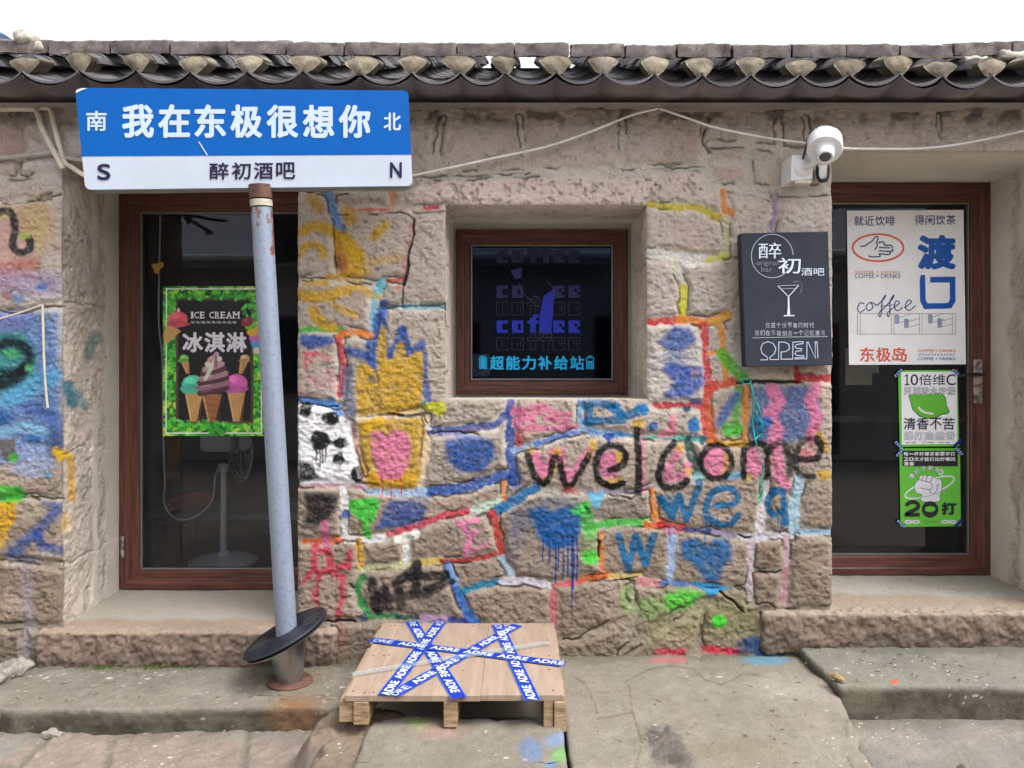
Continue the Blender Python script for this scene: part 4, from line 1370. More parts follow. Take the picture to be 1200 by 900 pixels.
set_mesh(me, np.array(V), np.array(Fq), np.array(Cl))
roof = link('roof_tiles', me, house, [M_CLAY])
me.set_sharp_from_angle(angle=math.radians(45))

# rear slope of the roof and ridge
YR = YE + ROWS * 0.062 + 0.02
zr_ = float(cz_.mean()) + (YR - YE) * SL
mb = MB()
xa, xb = cx_[0], cx_[-1]
mb.add([(xa, YR - 0.05, zr_ - 0.04), (xb, YR - 0.05, zr_ - 0.04), (xb, 6.15, zr_ - 0.5), (xa, 6.15, zr_ - 0.5)], [(0, 1, 2, 3)], 0, lin((90, 88, 90)))
mb.add([(xa, YE + 0.1, float(cz_.mean()) - 0.09), (xb, YE + 0.1, float(cz_.mean()) - 0.09), (xb, YR, zr_ - 0.10), (xa, YR, zr_ - 0.10)], [(0, 1, 2, 3)], 0, lin((90, 88, 90)))
mb.build('rear_roof', [M_CLAY], house, colors=True)

# lime plugs closing the ends of the cover tiles
for i, c in enumerate(CUSP):
    w = 0.062 + rr.uniform(-0.010, 0.008)
    hgt = 0.080 + rr.uniform(-0.012, 0.007)
    lean = rr.uniform(-0.16, 0.16)
    n, m_ = 17, 12
    Vv = []
    for v in np.linspace(0, 1, m_):
        hw = (0.017 + (w - 0.017) * min(1, v * 1.25) ** 0.95)
        for u in np.linspace(-1, 1, n):
            top = 1.0 - 0.24 * abs(u) ** 2.4
            z = v * top * hgt
            bul = 0.012 * (1 - u * u) * math.sin(math.pi * min(1, v * 0.9 + 0.1))
            Vv.append((cx_[i] + hw * u + lean * z, YE + 0.012 - bul, cz_[i] - 0.006 + z))
    Vv = np.array(Vv)
    Vv += 0.0045 * np.stack([fbm3(Vv, 0.035, 3, q) for q in (1, 2, 3)], -1)
    ring = [k for k in range(n)] + [(r + 1) * n - 1 for r in range(1, m_)] + [m_ * n - 2 - k for k in range(n - 1)] + [r * n for r in range(m_ - 2, 0, -1)]
    nb = len(Vv)
    Vb = Vv[ring] + np.array([0, 0.10, 0.03])
    F1 = grid_faces(m_, n)
    F2 = [(ring[k], ring[(k + 1) % len(ring)], nb + (k + 1) % len(ring), nb + k) for k in range(len(ring))]
    Va = np.concatenate([Vv, Vb])
    g = rr.uniform(0.62, 1.08) * np.array([1, rr.uniform(.95, 1.0), rr.uniform(.88, 1.0)])
    c1 = mixc(np.array(lin((152, 145, 130))), np.array(lin((118, 108, 97))), np.clip(0.5 + 0.6 * fbm3(Va, 0.05, 3, i % 3), 0, 1)) * g
    me = bpy.data.meshes.new('mortar_plug')
    set_mesh(me, Va, np.concatenate([F1, np.array(F2)]), c1)
    link('mortar_plug', me, roof, [M_GROUND])

# course of bricks laid on the tiles
BR = [-230, -160, -92, -30, 0 + 26, 56, 128, 198, 266, 335, 403, 468, 535, 603, 668, 733, 793, 858, 928, 992, 1055, 1118, 1187, 1256, 1326, 1396, 1460]
BR = [-215, -147, -80, -13, 56, 128, 198, 266, 335, 403, 468, 535, 603, 668, 733, 793, 858, 928, 992, 1055, 1118, 1187, 1256, 1326, 1396]
Vv, Fv, Cv, off = [], [], [], 0
for a, b in zip(BR[:-1], BR[1:]):
    yb = 3.27
    top = 47 + 5.5 * sm(0, 900, a) - 3.5 * sm(1090, 1130, a) + rr.uniform(-1.3, 1.3)
    zt_ = EYE + (CY - top) * yb / F
    x0, x1 = at(a + 0.8, 0, yb)[0], at(b - 0.8, 0, yb)[0]
    o = rock_box('brick_tmp', (x0, yb, zt_ - 0.057), (x1, yb + 0.11, zt_), 0.012, 0.006, ((0.06, 0.005, 3), (0.018, 0.0035, 2)), stone_col((126, 118, 114), (78, 74, 74), 0.05, 0, seed=int(abs(a)) % 3), None, M_CLAY, seed=int(abs(a)) % 4)
    me = o.data
    n = len(me.vertices)
    co = np.empty(n * 3, np.float32); me.vertices.foreach_get('co', co); co = co.reshape(-1, 3)
    tl = rr.uniform(-0.012, 0.012)
    co[:, 2] += (co[:, 0] - x0) * tl + (co[:, 1] - yb) * 0.405
    ca = np.empty(n * 4, np.float32); me.attributes['Col'].data.foreach_get('color', ca)
    fi = np.empty(len(me.loops), np.int32); me.loops.foreach_get('vertex_index', fi)
    Vv.append(co); Fv.append(fi.reshape(-1, 4) + off); Cv.append(ca.reshape(-1, 4)); off += n
    bpy.data.objects.remove(o); bpy.data.meshes.remove(me)
me = bpy.data.meshes.new('brick_course')
set_mesh(me, np.concatenate(Vv), np.concatenate(Fv), np.concatenate(Cv))
bc = link('brick_course', me, roof, [M_CLAY])
for px, py, sx, sz in ((30, 45, .042, .03), (48, 57, .022, .022), (1140, 72, .05, .016), (1185, 66, .06, .018)):
    x, y, z = at(px, py, 3.29)
    rock_box('mortar_lump', (x - sx, y - 0.03, z - sz), (x + sx, y + 0.05, z + sz), 0.008, min(sx, sz) * 0.8, ((0.03, 0.008, 3),), stone_col((196, 190, 178), (150, 142, 130), 0.05), roof, M_GROUND, seed=px % 4)


# ------------------------------------------------------------------ ground
def struct(o, lab=None):
    o['kind'] = 'structure'
    return o


mb = MB()
mb.add([(-400, -400, -0.06), (400, -400, -0.06), (400, 400, -0.06), (-400, 400, -0.06)], [(0, 1, 2, 3)], 0, lin((140, 132, 118)))
struct(mb.build('ground', [M_GROUND], colors=True))


def ground_paint(V, c):
    q0, q1 = proj(V)
    cv = Canvas(q0, q1, c * np.array([0.485, 0.495, 0.505]))
    cv.k = 0.6
    fl = sm(0.90, 0.96, noise2(V[..., 0].ravel() * 0.8 + V[..., 2].ravel() * 0.7, V[..., 1].ravel() + V[..., 2].ravel() * 1.4, 0.0105, 3) + 0.12 * noise2(V[..., 0].ravel(), V[..., 1].ravel(), 0.21, 5))
    cv.c = cv.c * (1 - fl[:, None]) + np.array(lin((206, 202, 194)))[None] * 0.72 * fl[:, None]
    return cv


# street in front: old pavers, rising to a heap of dirt beside the pallet slab
gx = np.linspace(-2.6, 2.6, 900)
gy = np.linspace(1.6, 3.08, 300)
GX, GY = np.meshgrid(gx, gy)
z = 0.04 * sm(0.6, 1.2, GX) + 0.003 * fbm2(GX, GY, 0.12, 4, 2) + 0.0022 * fbm2(GX, GY, 0.022, 3, 5)
tj = np.full(GX.shape, 9.0)
for pts in ([(58, 862), (14, 905)], [(132, 866), (122, 905)], [(292, 856), (282, 905)], [(372, 852), (350, 905)], [(-40, 880), (60, 872), (300, 872)] if False else [(-60, 892), (10, 898)]):
    X_ = [((px - CX) * (EYE * F / (py - CY)) / F, EYE * F / (py - CY)) for px, py in pts]
    tj = np.minimum(tj, seg_dist(GX, GY, X_))
pav = sm(0.004, 0.022, tj + 0.006 * fbm2(GX, GY, 0.05, 3, 4))
left = sm(0.2, -0.2, GX)
z += -0.008 * (1 - pav) * left + left * pav * 0.006 * fbm2(GX, GY, 0.05, 3, 5)
heap = sm(-0.80, -0.66, GX + 0.05 * fbm2(GX, GY, 0.2, 3, 1)) * sm(-0.3, -0.45, GX) * sm(2.95, 2.8, GY)
z += 0.15 * heap + 0.012 * heap * fbm2(GX, GY, 0.06, 3, 3)
z -= 0.03 * sm(1.25, 1.15, GX) * sm(0.8, 1.0, GX)
c = mixc(np.array(lin((172, 162, 148))), np.array(lin((164, 158, 148))), sm(-0.2, 0.3, fbm2(GX, GY, 0.3, 3, 2)))
c = mixc(c, np.array(lin((176, 156, 142))), left * pav * sm(0.0, 0.3, noise2(GX, GY, 0.35, 6)) * 0.7)
c = mixc(c, np.array(lin((150, 140, 124))), (1 - pav) * left)
c = c * (1 + 0.12 * fbm2(GX, GY, 0.08, 4, 6)[..., None])
c = mixc(c, np.array(lin((150, 130, 110))), heap * 0.8)
c = mixc(c, np.array(lin((120, 112, 96))), sm(2.86, 2.98, GY + 0.05 * fbm2(GX, GY, 0.2, 3, 7)) * 0.6)
Gv = np.stack([GX, GY, z], -1)
cv = ground_paint(Gv, c)
cv.el(1132, 892, 26, 16, (140, 134, 120), 6, .5); cv.el(1125, 900, 7, 4, (84, 80, 74), 2, .9)
me = bpy.data.meshes.new('street')
set_mesh(me, Gv.reshape(-1, 3), grid_faces(300, 900), np.concatenate([cv.c, cv.a[:, None]], 1))
struct(link('street', me, None, [M_GROUND]))


def slab(name, lo, hi, res, r, amp, c1, c2, face, seed=0, warp=None, extra=None):
    f0 = stone_col(c1, c2, 0.12, 0, seed=seed)

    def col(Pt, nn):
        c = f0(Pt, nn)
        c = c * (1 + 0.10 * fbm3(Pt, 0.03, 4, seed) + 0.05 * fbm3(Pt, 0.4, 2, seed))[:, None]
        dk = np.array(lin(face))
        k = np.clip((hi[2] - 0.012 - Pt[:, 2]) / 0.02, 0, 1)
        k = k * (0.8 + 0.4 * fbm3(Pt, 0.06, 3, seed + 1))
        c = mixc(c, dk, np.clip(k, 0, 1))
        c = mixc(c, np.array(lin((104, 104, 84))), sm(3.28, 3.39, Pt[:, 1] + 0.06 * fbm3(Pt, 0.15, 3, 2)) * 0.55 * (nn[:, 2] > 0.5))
        cv = ground_paint(Pt, c)
        if extra:
            extra(cv)
        return np.concatenate([cv.c, cv.a[:, None] * 0.5], 1)
    return struct(rock_box(name, lo, hi, res, r, amp, col, None, M_GROUND, seed, warp))


def lp_extra(cv):
    cv.el(352, 824, 30, 12, (150, 108, 70), 20, .6); cv.el(345, 842, 34, 18, (146, 104, 66), 16, .55); cv.el(352, 795, 36, 16, (140, 116, 86), 18, .35)
    cv.st([(290, 778), (400, 776)], 7, (92, 96, 62), 8, .6); cv.st([(100, 783), (280, 779)], 6, (96, 98, 70), 7, .5)
    cv.el(371, 791, 3, 1.4, (176, 110, 50), 1)


def wob(V, a=0.012, s=0.25, k=1):
    V = V.copy()
    fr = V[:, 1] < 3.05
    V[:, 1] += np.where(fr, a * fbm2(V[:, 0], 0 * V[:, 0], s, 3, k), 0)
    return V


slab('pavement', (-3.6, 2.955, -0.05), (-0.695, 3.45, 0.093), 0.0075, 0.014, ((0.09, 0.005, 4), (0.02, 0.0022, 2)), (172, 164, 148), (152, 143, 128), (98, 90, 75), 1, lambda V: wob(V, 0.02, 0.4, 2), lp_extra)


def rp_extra(cv):
    cv.el(1049, 799, 5, 2.4, (226, 110, 80), 1.5, .9); cv.el(1010, 815, 22, 20, (140, 134, 112), 14, .5)


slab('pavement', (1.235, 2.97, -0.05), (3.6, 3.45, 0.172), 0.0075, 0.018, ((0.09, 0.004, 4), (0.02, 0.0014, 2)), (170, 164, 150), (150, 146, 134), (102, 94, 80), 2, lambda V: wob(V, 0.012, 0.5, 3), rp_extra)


def md_extra(cv):
    for q in ([(668, 786), (684, 798), (692, 812), (700, 836)], [(744, 905), (752, 868), (741, 836), (738, 806), (733, 795), (748, 786), (762, 778), (788, 775), (812, 779), (826, 793)], [(826, 793), (846, 799), (858, 793), (872, 785), (902, 791)], [(742, 836), (700, 842)]):
        cv.st(q, 1.6, (120, 108, 92), 1.6, .75, .4, 0)
    for e in ((782, 874, 20, 22), (768, 858, 12, 10), (800, 892, 14, 12)):
        cv.el(*e, (92, 88, 86), 9, .75, 4, .5)
    for x, y in ((862, 808), (888, 802), (905, 830), (930, 815), (815, 848), (842, 836), (875, 862), (920, 872)):
        cv.el(x, y, 2.2, 1.1, (84, 74, 60), 1, .8)
    cv.el(895, 768, 26, 6, (96, 160, 190), 6, .7); cv.st([(765, 768), (802, 768)], 6, (212, 110, 118), 4, .7); cv.el(940, 800, 60, 14, (186, 178, 164), 20, .5); cv.el(860, 880, 50, 16, (150, 136, 114), 20, .5)
    cv.st([(960, 778), (985, 800), (1005, 850), (1030, 900)], 2, (110, 104, 90), 2, .6, 2)


def md_warp(V):
    V = V.copy()
    k = np.clip((V[:, 1] - 1.6) / 1.8, 0, 1)
    V[:, 2] += -0.02 * sm(2.6, 3.4, V[:, 1]) * (V[:, 2] > 0.05) + (V[:, 2] > 0.05) * 0.006 * fbm2(V[:, 0], V[:, 1], 0.25, 3, 4)
    V[:, 0] += sm(0.9, 1.24, V[:, 0]) * (0.0 - 0.09 * sm(3.0, 2.4, V[:, 1]))
    V[:, 2] -= 0.045 * sm(0.95, 1.24, V[:, 0]) * sm(3.1, 2.8, V[:, 1]) * (V[:, 2] > 0.05)
    V[:, 0] += np.where(V[:, 0] > 1.0, 0.03 * fbm2(V[:, 1], 0 * V[:, 1], 0.3, 3, 2), 0)
    return V


slab('pavement', (0.165, 1.6, -0.05), (1.235, 3.45, 0.152), 0.0075, 0.014, ((0.12, 0.004, 4), (0.02, 0.0016, 2)), (176, 166, 150), (164, 153, 137), (140, 130, 114), 3, md_warp, md_extra)


def sl_extra(cv):
    cv.el(488, 852, 12, 6, (130, 176, 96), 10, .7); cv.el(515, 858, 30, 9, (196, 150, 136), 14, .45); cv.el(622, 878, 14, 14, (110, 140, 185), 10, .7); cv.el(655, 866, 16, 8, (120, 160, 210), 9, .6); cv.el(656, 884, 10, 8, (130, 190, 110), 8, .8)
    cv.el(645, 894, 6, 5, (110, 165, 210), 5, .8); cv.st([(672, 870), (682, 905)], 2, (215, 210, 200), 2, .6, 2, .6)


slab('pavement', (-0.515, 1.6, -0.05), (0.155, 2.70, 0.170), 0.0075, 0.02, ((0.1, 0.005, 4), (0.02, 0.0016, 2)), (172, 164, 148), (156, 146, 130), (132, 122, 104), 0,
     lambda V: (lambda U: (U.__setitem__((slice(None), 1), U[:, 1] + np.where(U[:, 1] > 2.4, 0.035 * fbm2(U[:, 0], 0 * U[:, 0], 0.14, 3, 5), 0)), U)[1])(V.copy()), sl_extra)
# ------------------------------------------------------------------ lettering and drawing on the window (parts of the window)
YG = BACK + 0.009
PG = wallplane(YG)
ink = Ink(PG)
BL_, BD = (26, 38, 138), (14, 24, 66)


def pixword(ink, word, x0, y0, s, col, outline=False, layer=1, skip=()):
    """chunky block lettering on a 5x6 cell"""
    G = {'c': ['11110', '11000', '11000', '11110'], 'o': ['11110', '11010', '11010', '11110'], 'f': ['00110', '01100', '11110', '01100', '01100', '01100'],
         'e': ['11110', '11010', '11100', '11110']}
    x = x0
    for n, ch in enumerate(word):
        g = G[ch]
        top = y0 - len(g) * s
        if n not in skip:
            for r, row in enumerate(g):
                run = None
                for k in range(6):
                    on = k < 5 and row[k] == '1'
                    if on and run is None:
                        run = k
                    if not on and run is not None:
                        xa, xb, ya, yb = x + run * s * 0.92, x + k * s * 0.92, top + r * s, top + (r + 1) * s + 0.05
                        if outline:
                            ink.line([(xa, ya), (xb, ya)], 0.5, col, layer, False) if r == 0 or g[r - 1][run] == '0' else None
                            ink.line([(xa, yb), (xb, yb)], 0.5, col, layer, False) if r == len(g) - 1 or g[r + 1][run] == '0' else None
                            ink.line([(xa, ya), (xa, yb)], 0.5, col, layer, False)
                            ink.line([(xb, ya), (xb, yb)], 0.5, col, layer, False)
                        else:
                            ink.rect(xa, ya, xb, yb, col, layer)
                        run = None
        x += s * (4.2 if ch == 'f' else 5.0)


for yb, col, ol, sk in ((308, BD, False, ()), (349, (16, 28, 96), False, (2, 3)), (369, (58, 54, 84), True, (3,)), (390, (22, 46, 190), False, (3,)), (410, (62, 58, 88), True, ())):
    pixword(ink, 'coffee', 582, yb, 3.6, col, ol, 1, sk)
ink.poly([(637, 347), (650, 338), (648, 366), (646, 390), (632, 390), (632, 372)], (22, 42, 190), 2)
ink.poly([(598, 317), (612, 313), (611, 326), (604, 327)], (24, 32, 110), 1)
ink.line([(608, 330), (610, 340), (622, 352), (632, 360), (636, 356), (626, 346)], 0.6, (70, 66, 96), 2); ink.line([(640, 328), (648, 338), (644, 348)], 0.6, (66, 62, 92), 2)
ink.ring(640, 393, 7, 3, 0.7, (60, 60, 110), 2)
for bx in (562, 687.5):
    ink.line([(bx, 419), (bx, 432), (bx + 8, 432), (bx + 8, 419)], 1.2, (16, 176, 240), 1, False, True)
    ink.rect(bx + 1, 423 if bx > 600 else 420, bx + 7, 432, (16, 176, 240), 1)
    ink.line([(bx + 1.5, 417.4), (bx + 6.5, 417.4)], 1.2, (16, 176, 240), 1, False)
ink.line([(691.5, 425), (690.5, 428), (692.5, 427.6), (691.2, 431)], 0.8, (0, 60, 110), 2, False)
for n, ch in enumerate('超能力补给站'):
    x = 574 + n * 18.8
    ink.text(ch, x, 417, x + 16.6, 433.5, (20, 184, 248), 0.03, 1)
ink.done('lettering', win)

# ------------------------------------------------------------------ street name sign on its leaning post
from mathutils import Euler
sg = thing('street_sign', 'blue and white street name sign on a leaning grey post with a steel foot', 'sign', at(340, 803, 3.19))
SW, SH = 1.2447, 0.376
SR = np.array(Euler((0.12241487, -0.05045359, 0.16376132), 'XYZ').to_matrix())
SP = np.array([-1.0502046, 3.02, 0.90029711 + EYE])


def sgn(u, y, v):
    return SP + SR @ np.array([u, y, v])


me_ = MB()
TH = 0.03


def rrect(w, h, r, n=5):
    o = []
    for cx, cy, a0 in ((w / 2 - r, h / 2 - r, 0), (-w / 2 + r, h / 2 - r, 90), (-w / 2 + r, -h / 2 + r, 180), (w / 2 - r, -h / 2 + r, 270)):
        for k in range(n):
            a = math.radians(a0 + 90 * k / (n - 1))
            o.append((cx + r * math.cos(a), cy + r * math.sin(a)))
    return o


o_ = rrect(SW, SH, 0.02)
n_ = len(o_)
mb = MB()
mb.add([sgn(u, 0, v) for u, v in o_] + [sgn(u, TH, v) for u, v in o_], [tuple(range(n_))[::-1], tuple(range(n_, 2 * n_))] + [(k, (k + 1) % n_, n_ + (k + 1) % n_, n_ + k) for k in range(n_)], 0, lin((178, 187, 202)))
M_SIGN = print_mat('painted_sheet_metal', 0.38, 0.2, 0.04)
mb.build('sign_board', [M_SIGN], sg, colors=True)
mb = MB()
mb.add([sgn(u, TH, v) for u, v in ((-SW / 2 + .03, -SH / 2 - .012), (SW / 2 - .003, -SH / 2 - .012), (SW / 2 - .003, SH / 2 - .03), (-SW / 2 + .03, SH / 2 - .03))] +
       [sgn(u, TH + .025, v) for u, v in ((-SW / 2 + .03, -SH / 2 - .012), (SW / 2 - .003, -SH / 2 - .012), (SW / 2 - .003, SH / 2 - .03), (-SW / 2 + .03, SH / 2 - .03))],
       [(0, 1, 2, 3), (7, 6, 5, 4), (0, 4, 5, 1), (1, 5, 6, 2), (2, 6, 7, 3), (3, 7, 4, 0)])
mb.build('back_plate', [M_BEAD], sg)
nrm_s = SR @ np.array([0, -1.0, 0])
MS = plane(SP, nrm_s)
ink = Ink(MS, 0.0008)
bl = [p for p in o_ if p[1] > 0] + [(-SW / 2, -0.062), (SW / 2, -0.062)]
bl = [p for p in rrect(SW, SH, 0.02) if p[1] > 0]
vs = [sgn(u, -0.0008, v) for u, v in bl + [(-SW / 2, -0.064), (SW / 2, -0.064)]]
ink.add(vs, [tuple(range(len(vs)))[::-1]], 0, lin((6, 86, 166)))
for n, ch in enumerate('我在东极很想你'):
    x = 143 + n * 42.3
    ink.text(ch, x, 122 + n * .15, x + 37.5, 161.5 + n * .05, (182, 198, 216), 0.034, 3)
ink.text('南', 101, 130, 125, 153.5, (182, 198, 216), 0.02, 3); ink.text('北', 449.5, 132, 470, 153, (182, 198, 216), 0.025, 3)
ink.text('S', 114, 192, 129.5, 211, (38, 34, 70), 0.03, 3); ink.text('N', 457, 190, 471, 208.5, (38, 34, 70), 0.03, 3)
for n, ch in enumerate('醉初酒吧'):
    x = 245.5 + n * 26
    ink.text(ch, x, 190.5 - n * .15, x + 22.5, 210.5 - n * .2, (40, 36, 62), 0.022, 3)
ink.line([(233, 166), (243, 182)], 1.1, (205, 212, 225), 4, False)
ink.poly([(89, 109), (89.5, 105.5), (96, 103.2), (102, 103.4), (97, 105)], (228, 232, 240), 4)
ink.done('lettering', sg, M_SIGN)

PB, PT = np.array(at(336, 745, 3.19)), np.array(at(305, 219, 3.062))
m_, t_, b_ = mat('weathered_galvanised_paint')
at_ = N(t_, 'ShaderNodeTexCoord')
n1 = N(t_, 'ShaderNodeTexNoise'); n1.inputs['Scale'].default_value = 22; n1.inputs['Detail'].default_value = 8; n1.inputs['Roughness'].default_value = 0.7
mp = N(t_, 'ShaderNodeMapping'); mp.inputs['Scale'].default_value = (1, 1, 0.45)
t_.links.new(at_.outputs['Object'], mp.inputs[0]); t_.links.new(mp.outputs[0], n1.inputs['Vector'])
sep = N(t_, 'ShaderNodeSeparateXYZ'); t_.links.new(at_.outputs['Object'], sep.inputs[0])
mr = N(t_, 'ShaderNodeMapRange'); mr.inputs[1].default_value = 1.5; mr.inputs[2].default_value = 1.95; mr.inputs[3].default_value = -0.13; mr.inputs[4].default_value = 0.09
t_.links.new(sep.outputs['Z'], mr.inputs[0])
ad = N(t_, 'ShaderNodeMath', operation='ADD'); t_.links.new(n1.outputs['Fac'], ad.inputs[0]); t_.links.new(mr.outputs[0], ad.inputs[1])
cr = N(t_, 'ShaderNodeValToRGB'); cr.color_ramp.elements[0].position = 0.575; cr.color_ramp.elements[1].position = 0.59
cr.color_ramp.elements[0].color = (0, 0, 0, 1); cr.color_ramp.elements[1].color = (1, 1, 1, 1)
t_.links.new(ad.outputs[0], cr.inputs[0])
n2 = N(t_, 'ShaderNodeTexNoise'); n2.inputs['Scale'].default_value = 60; n2.inputs['Detail'].default_value = 5
t_.links.new(at_.outputs['Object'], n2.inputs['Vector'])
c2 = N(t_, 'ShaderNodeValToRGB'); c2.color_ramp.elements[0].position = 0.30; c2.color_ramp.elements[1].position = 0.52
c2.color_ramp.elements[0].color = (*lin((114, 123, 140)), 1); c2.color_ramp.elements[1].color = (*lin((128, 138, 156)), 1)
t_.links.new(n2.outputs['Fac'], c2.inputs[0])
mx = N(t_, 'ShaderNodeMix', data_type='RGBA'); mx.inputs[7].default_value = (*lin((112, 72, 62)), 1)
t_.links.new(cr.outputs[0], mx.inputs[0]); t_.links.new(c2.outputs[0], mx.inputs[6]); t_.links.new(mx.outputs[2], b_.inputs['Base Color'])
b_.inputs['Roughness'].default_value = 0.5; b_.inputs['Metallic'].default_value = 0.15
M_POST = m_
M_RUST = plain_mat('rusty_iron', (104, 70, 56), (66, 46, 40), 30, 0.75, bump=0.002)
mb = MB()
d_ = (PT - PB)
mb.rings([PB - d_ * 0.02, PB + d_ * 0.5, PB + d_ * 0.955], [0.0425, 0.0415, 0.041], 40)
mb.build('post', [M_POST], sg, True)
mb = MB()
mb.rings([PB + d_ * 0.958, PB + d_ * 0.972], [0.0432, 0.0432], 40, 1)
mb.rings([PB + d_ * 0.975, PB + d_ * 1.004], [0.0445, 0.0445], 40, 0)
mb.build('collar', [M_RUST, plain_mat('old_tape', (190, 186, 172), (150, 140, 120), 20)], sg, True)
# steel foot: rusty flange, tapered cone, tilted round plate
B0 = np.array(at(340, 803, 3.19)); B0[2] = 0.093
mb = MB(); mb.lathe(B0, (0.02, 0.0, 1), [(0.02, 0.002), (0.092, 0.002), (0.094, 0.008), (0.088, 0.013), (0.02, 0.014)], 40); mb.build('flange', [M_RUST], sg, True)
ax = PB - B0; Lc = np.linalg.norm(ax)
mb = MB(); mb.lathe(B0 + ax * 0.02, ax, [(0.052, 0.0), (0.056, 0.03), (0.068, 0.10), (0.081, 0.165), (0.084, 0.18), (0.08, 0.183)], 44); mb.build('cone', [M_STEEL], sg, True)
pc = np.array(at(334, 741, 3.18)); pn = np.array([-math.sin(math.radians(25)), -0.10, math.cos(math.radians(25))]); pn /= np.linalg.norm(pn)
mb = MB(); mb.lathe(pc - pn * 0.026, pn, [(0.03, 0), (0.155, 0.0), (0.176, 0.004), (0.178, 0.009), (0.165, 0.011), (0.03, 0.011)], 56); mb.build('lower_plate', [M_STEEL], sg, True)
mb = MB(); mb.lathe(pc - pn * 0.009, pn, [(0.03, 0), (0.170, 0.0), (0.182, 0.003), (0.182, 0.007), (0.178, 0.011), (0.04, 0.0125)], 56)
M_PLATE = plain_mat('scuffed_dark_plate', (42, 46, 56), (26, 28, 36), 16, 0.45, 0.2)
tp = mb.build('top_plate', [M_PLATE], sg, True)
e1 = np.cross(pn, (0, 1, 0)); e1 /= np.linalg.norm(e1); e2 = np.cross(pn, e1)
if e1[0] < 0:
    e1, e2 = -e1, -e2
for s0 in (-1, 1):
    for k in range(3):
        a = pc + pn * 0.0042 + e1 * s0 * (0.085 + 0.0 * k) + e2 * (k - 1) * 0.034
        b = a + e1 * s0 * 0.065
        w_ = e2 * 0.0035
        mb = MB()
        mb.add([a - w_, b - w_, b + w_, a + w_], [(0, 1, 2, 3)], 0)
        mb.build('slot', [M_BEAD], tp)

# ------------------------------------------------------------------ pallet taped over the gutter
ZD = EYE - 1.118
PY0, PY1 = 2.62, 3.365
PX0, PX1 = at(404, 0, PY0)[0], at(661, 0, PY0)[0]
pl = thing('pallet', 'wooden pallet with plywood deck crossed by blue tape against the wall', 'pallet', ((PX0 + PX1) / 2, (PY0 + PY1) / 2, ZD - 0.11))
M_PLY = plain_mat('weathered_plywood', (150, 132, 116), (128, 110, 96), 5, 0.75, bump=0.001, stretch=(6, 0.9, 3), lo=0.3, hi=0.7)
M_PINE = plain_mat('laminated_pine', (160, 136, 106), (108, 88, 66), 30, 0.8, bump=0.002, stretch=(0.6, 0.6, 5), lo=0.35, hi=0.6)
cuts = [0, 0.105, 0.62, 1.0]
for a, b in zip(cuts[:-1], cuts[1:]):
    mb = MB()
    g = 0.0005
    y1 = PY1 + rr.uniform(-0.006, 0.004); y0 = PY0 + rr.uniform(-0.004, 0.004)
    mb.box(PX0 + (PX1 - PX0) * a + g * (a > 0), PX0 + (PX1 - PX0) * b - g * (b < 1), y0, y1, ZD - 0.02, ZD - rr.uniform(0, 0.0006))
    mb.build('deck_board', [M_PLY], pl, bevel=0.0008)
mb = MB()
for fx in (0.04, 0.085, 0.13, 0.52, 0.95):
    for yy in (0.04, 0.30, 0.50, 0.72, 0.95):
        c = (PX0 + (PX1 - PX0) * fx + rr.uniform(-.01, .01), PY0 + (PY1 - PY0) * yy + rr.uniform(-.01, .01), ZD - 0.001)
        mb.lathe(c, (0, 0, 1), [(0.001, 0), (0.004, 0.0), (0.0038, 0.0018), (0.001, 0.002)], 8)
o = mb.build('nail', [M_RUST], pl); o['kind'] = 'stuff'
for x0, x1, mid in ((397, 432, 414), (520, 536, None), (637, 663.5, 649)):
    xa, xb = at(x0, 0, PY0)[0], at(x1, 0, PY0)[0]
    zz = EYE - (857 if x0 > 600 else 851 if x0 > 450 else 849) * 0 - ((857 if x0 > 600 else 852 if x0 > 450 else 849) - CY) * PY0 / F
    if mid:
        xm = at(mid, 0, PY0)[0]
        for q0, q1, dy in ((xa, xm - 0.001, 0.0), (xm + 0.001, xb, -0.008)):
            mb = MB(); mb.box(q0, q1, PY0 + dy + 0.004, PY1 - 0.02, zz + (0.006 if dy == 0 else 0), ZD - 0.0215); mb.build('runner', [M_PINE], pl, bevel=0.002)
    else:
        mb = MB(); mb.box(xa, xb, PY0 - 0.004, PY1 - 0.02, zz, ZD - 0.0215); mb.build('runner', [M_PINE], pl, bevel=0.002)
MD = plane((0, 0, ZD), (0, 0, 1))
M_TAPE = print_mat('glossy_tape', 0.3, 0.5, 0.03)


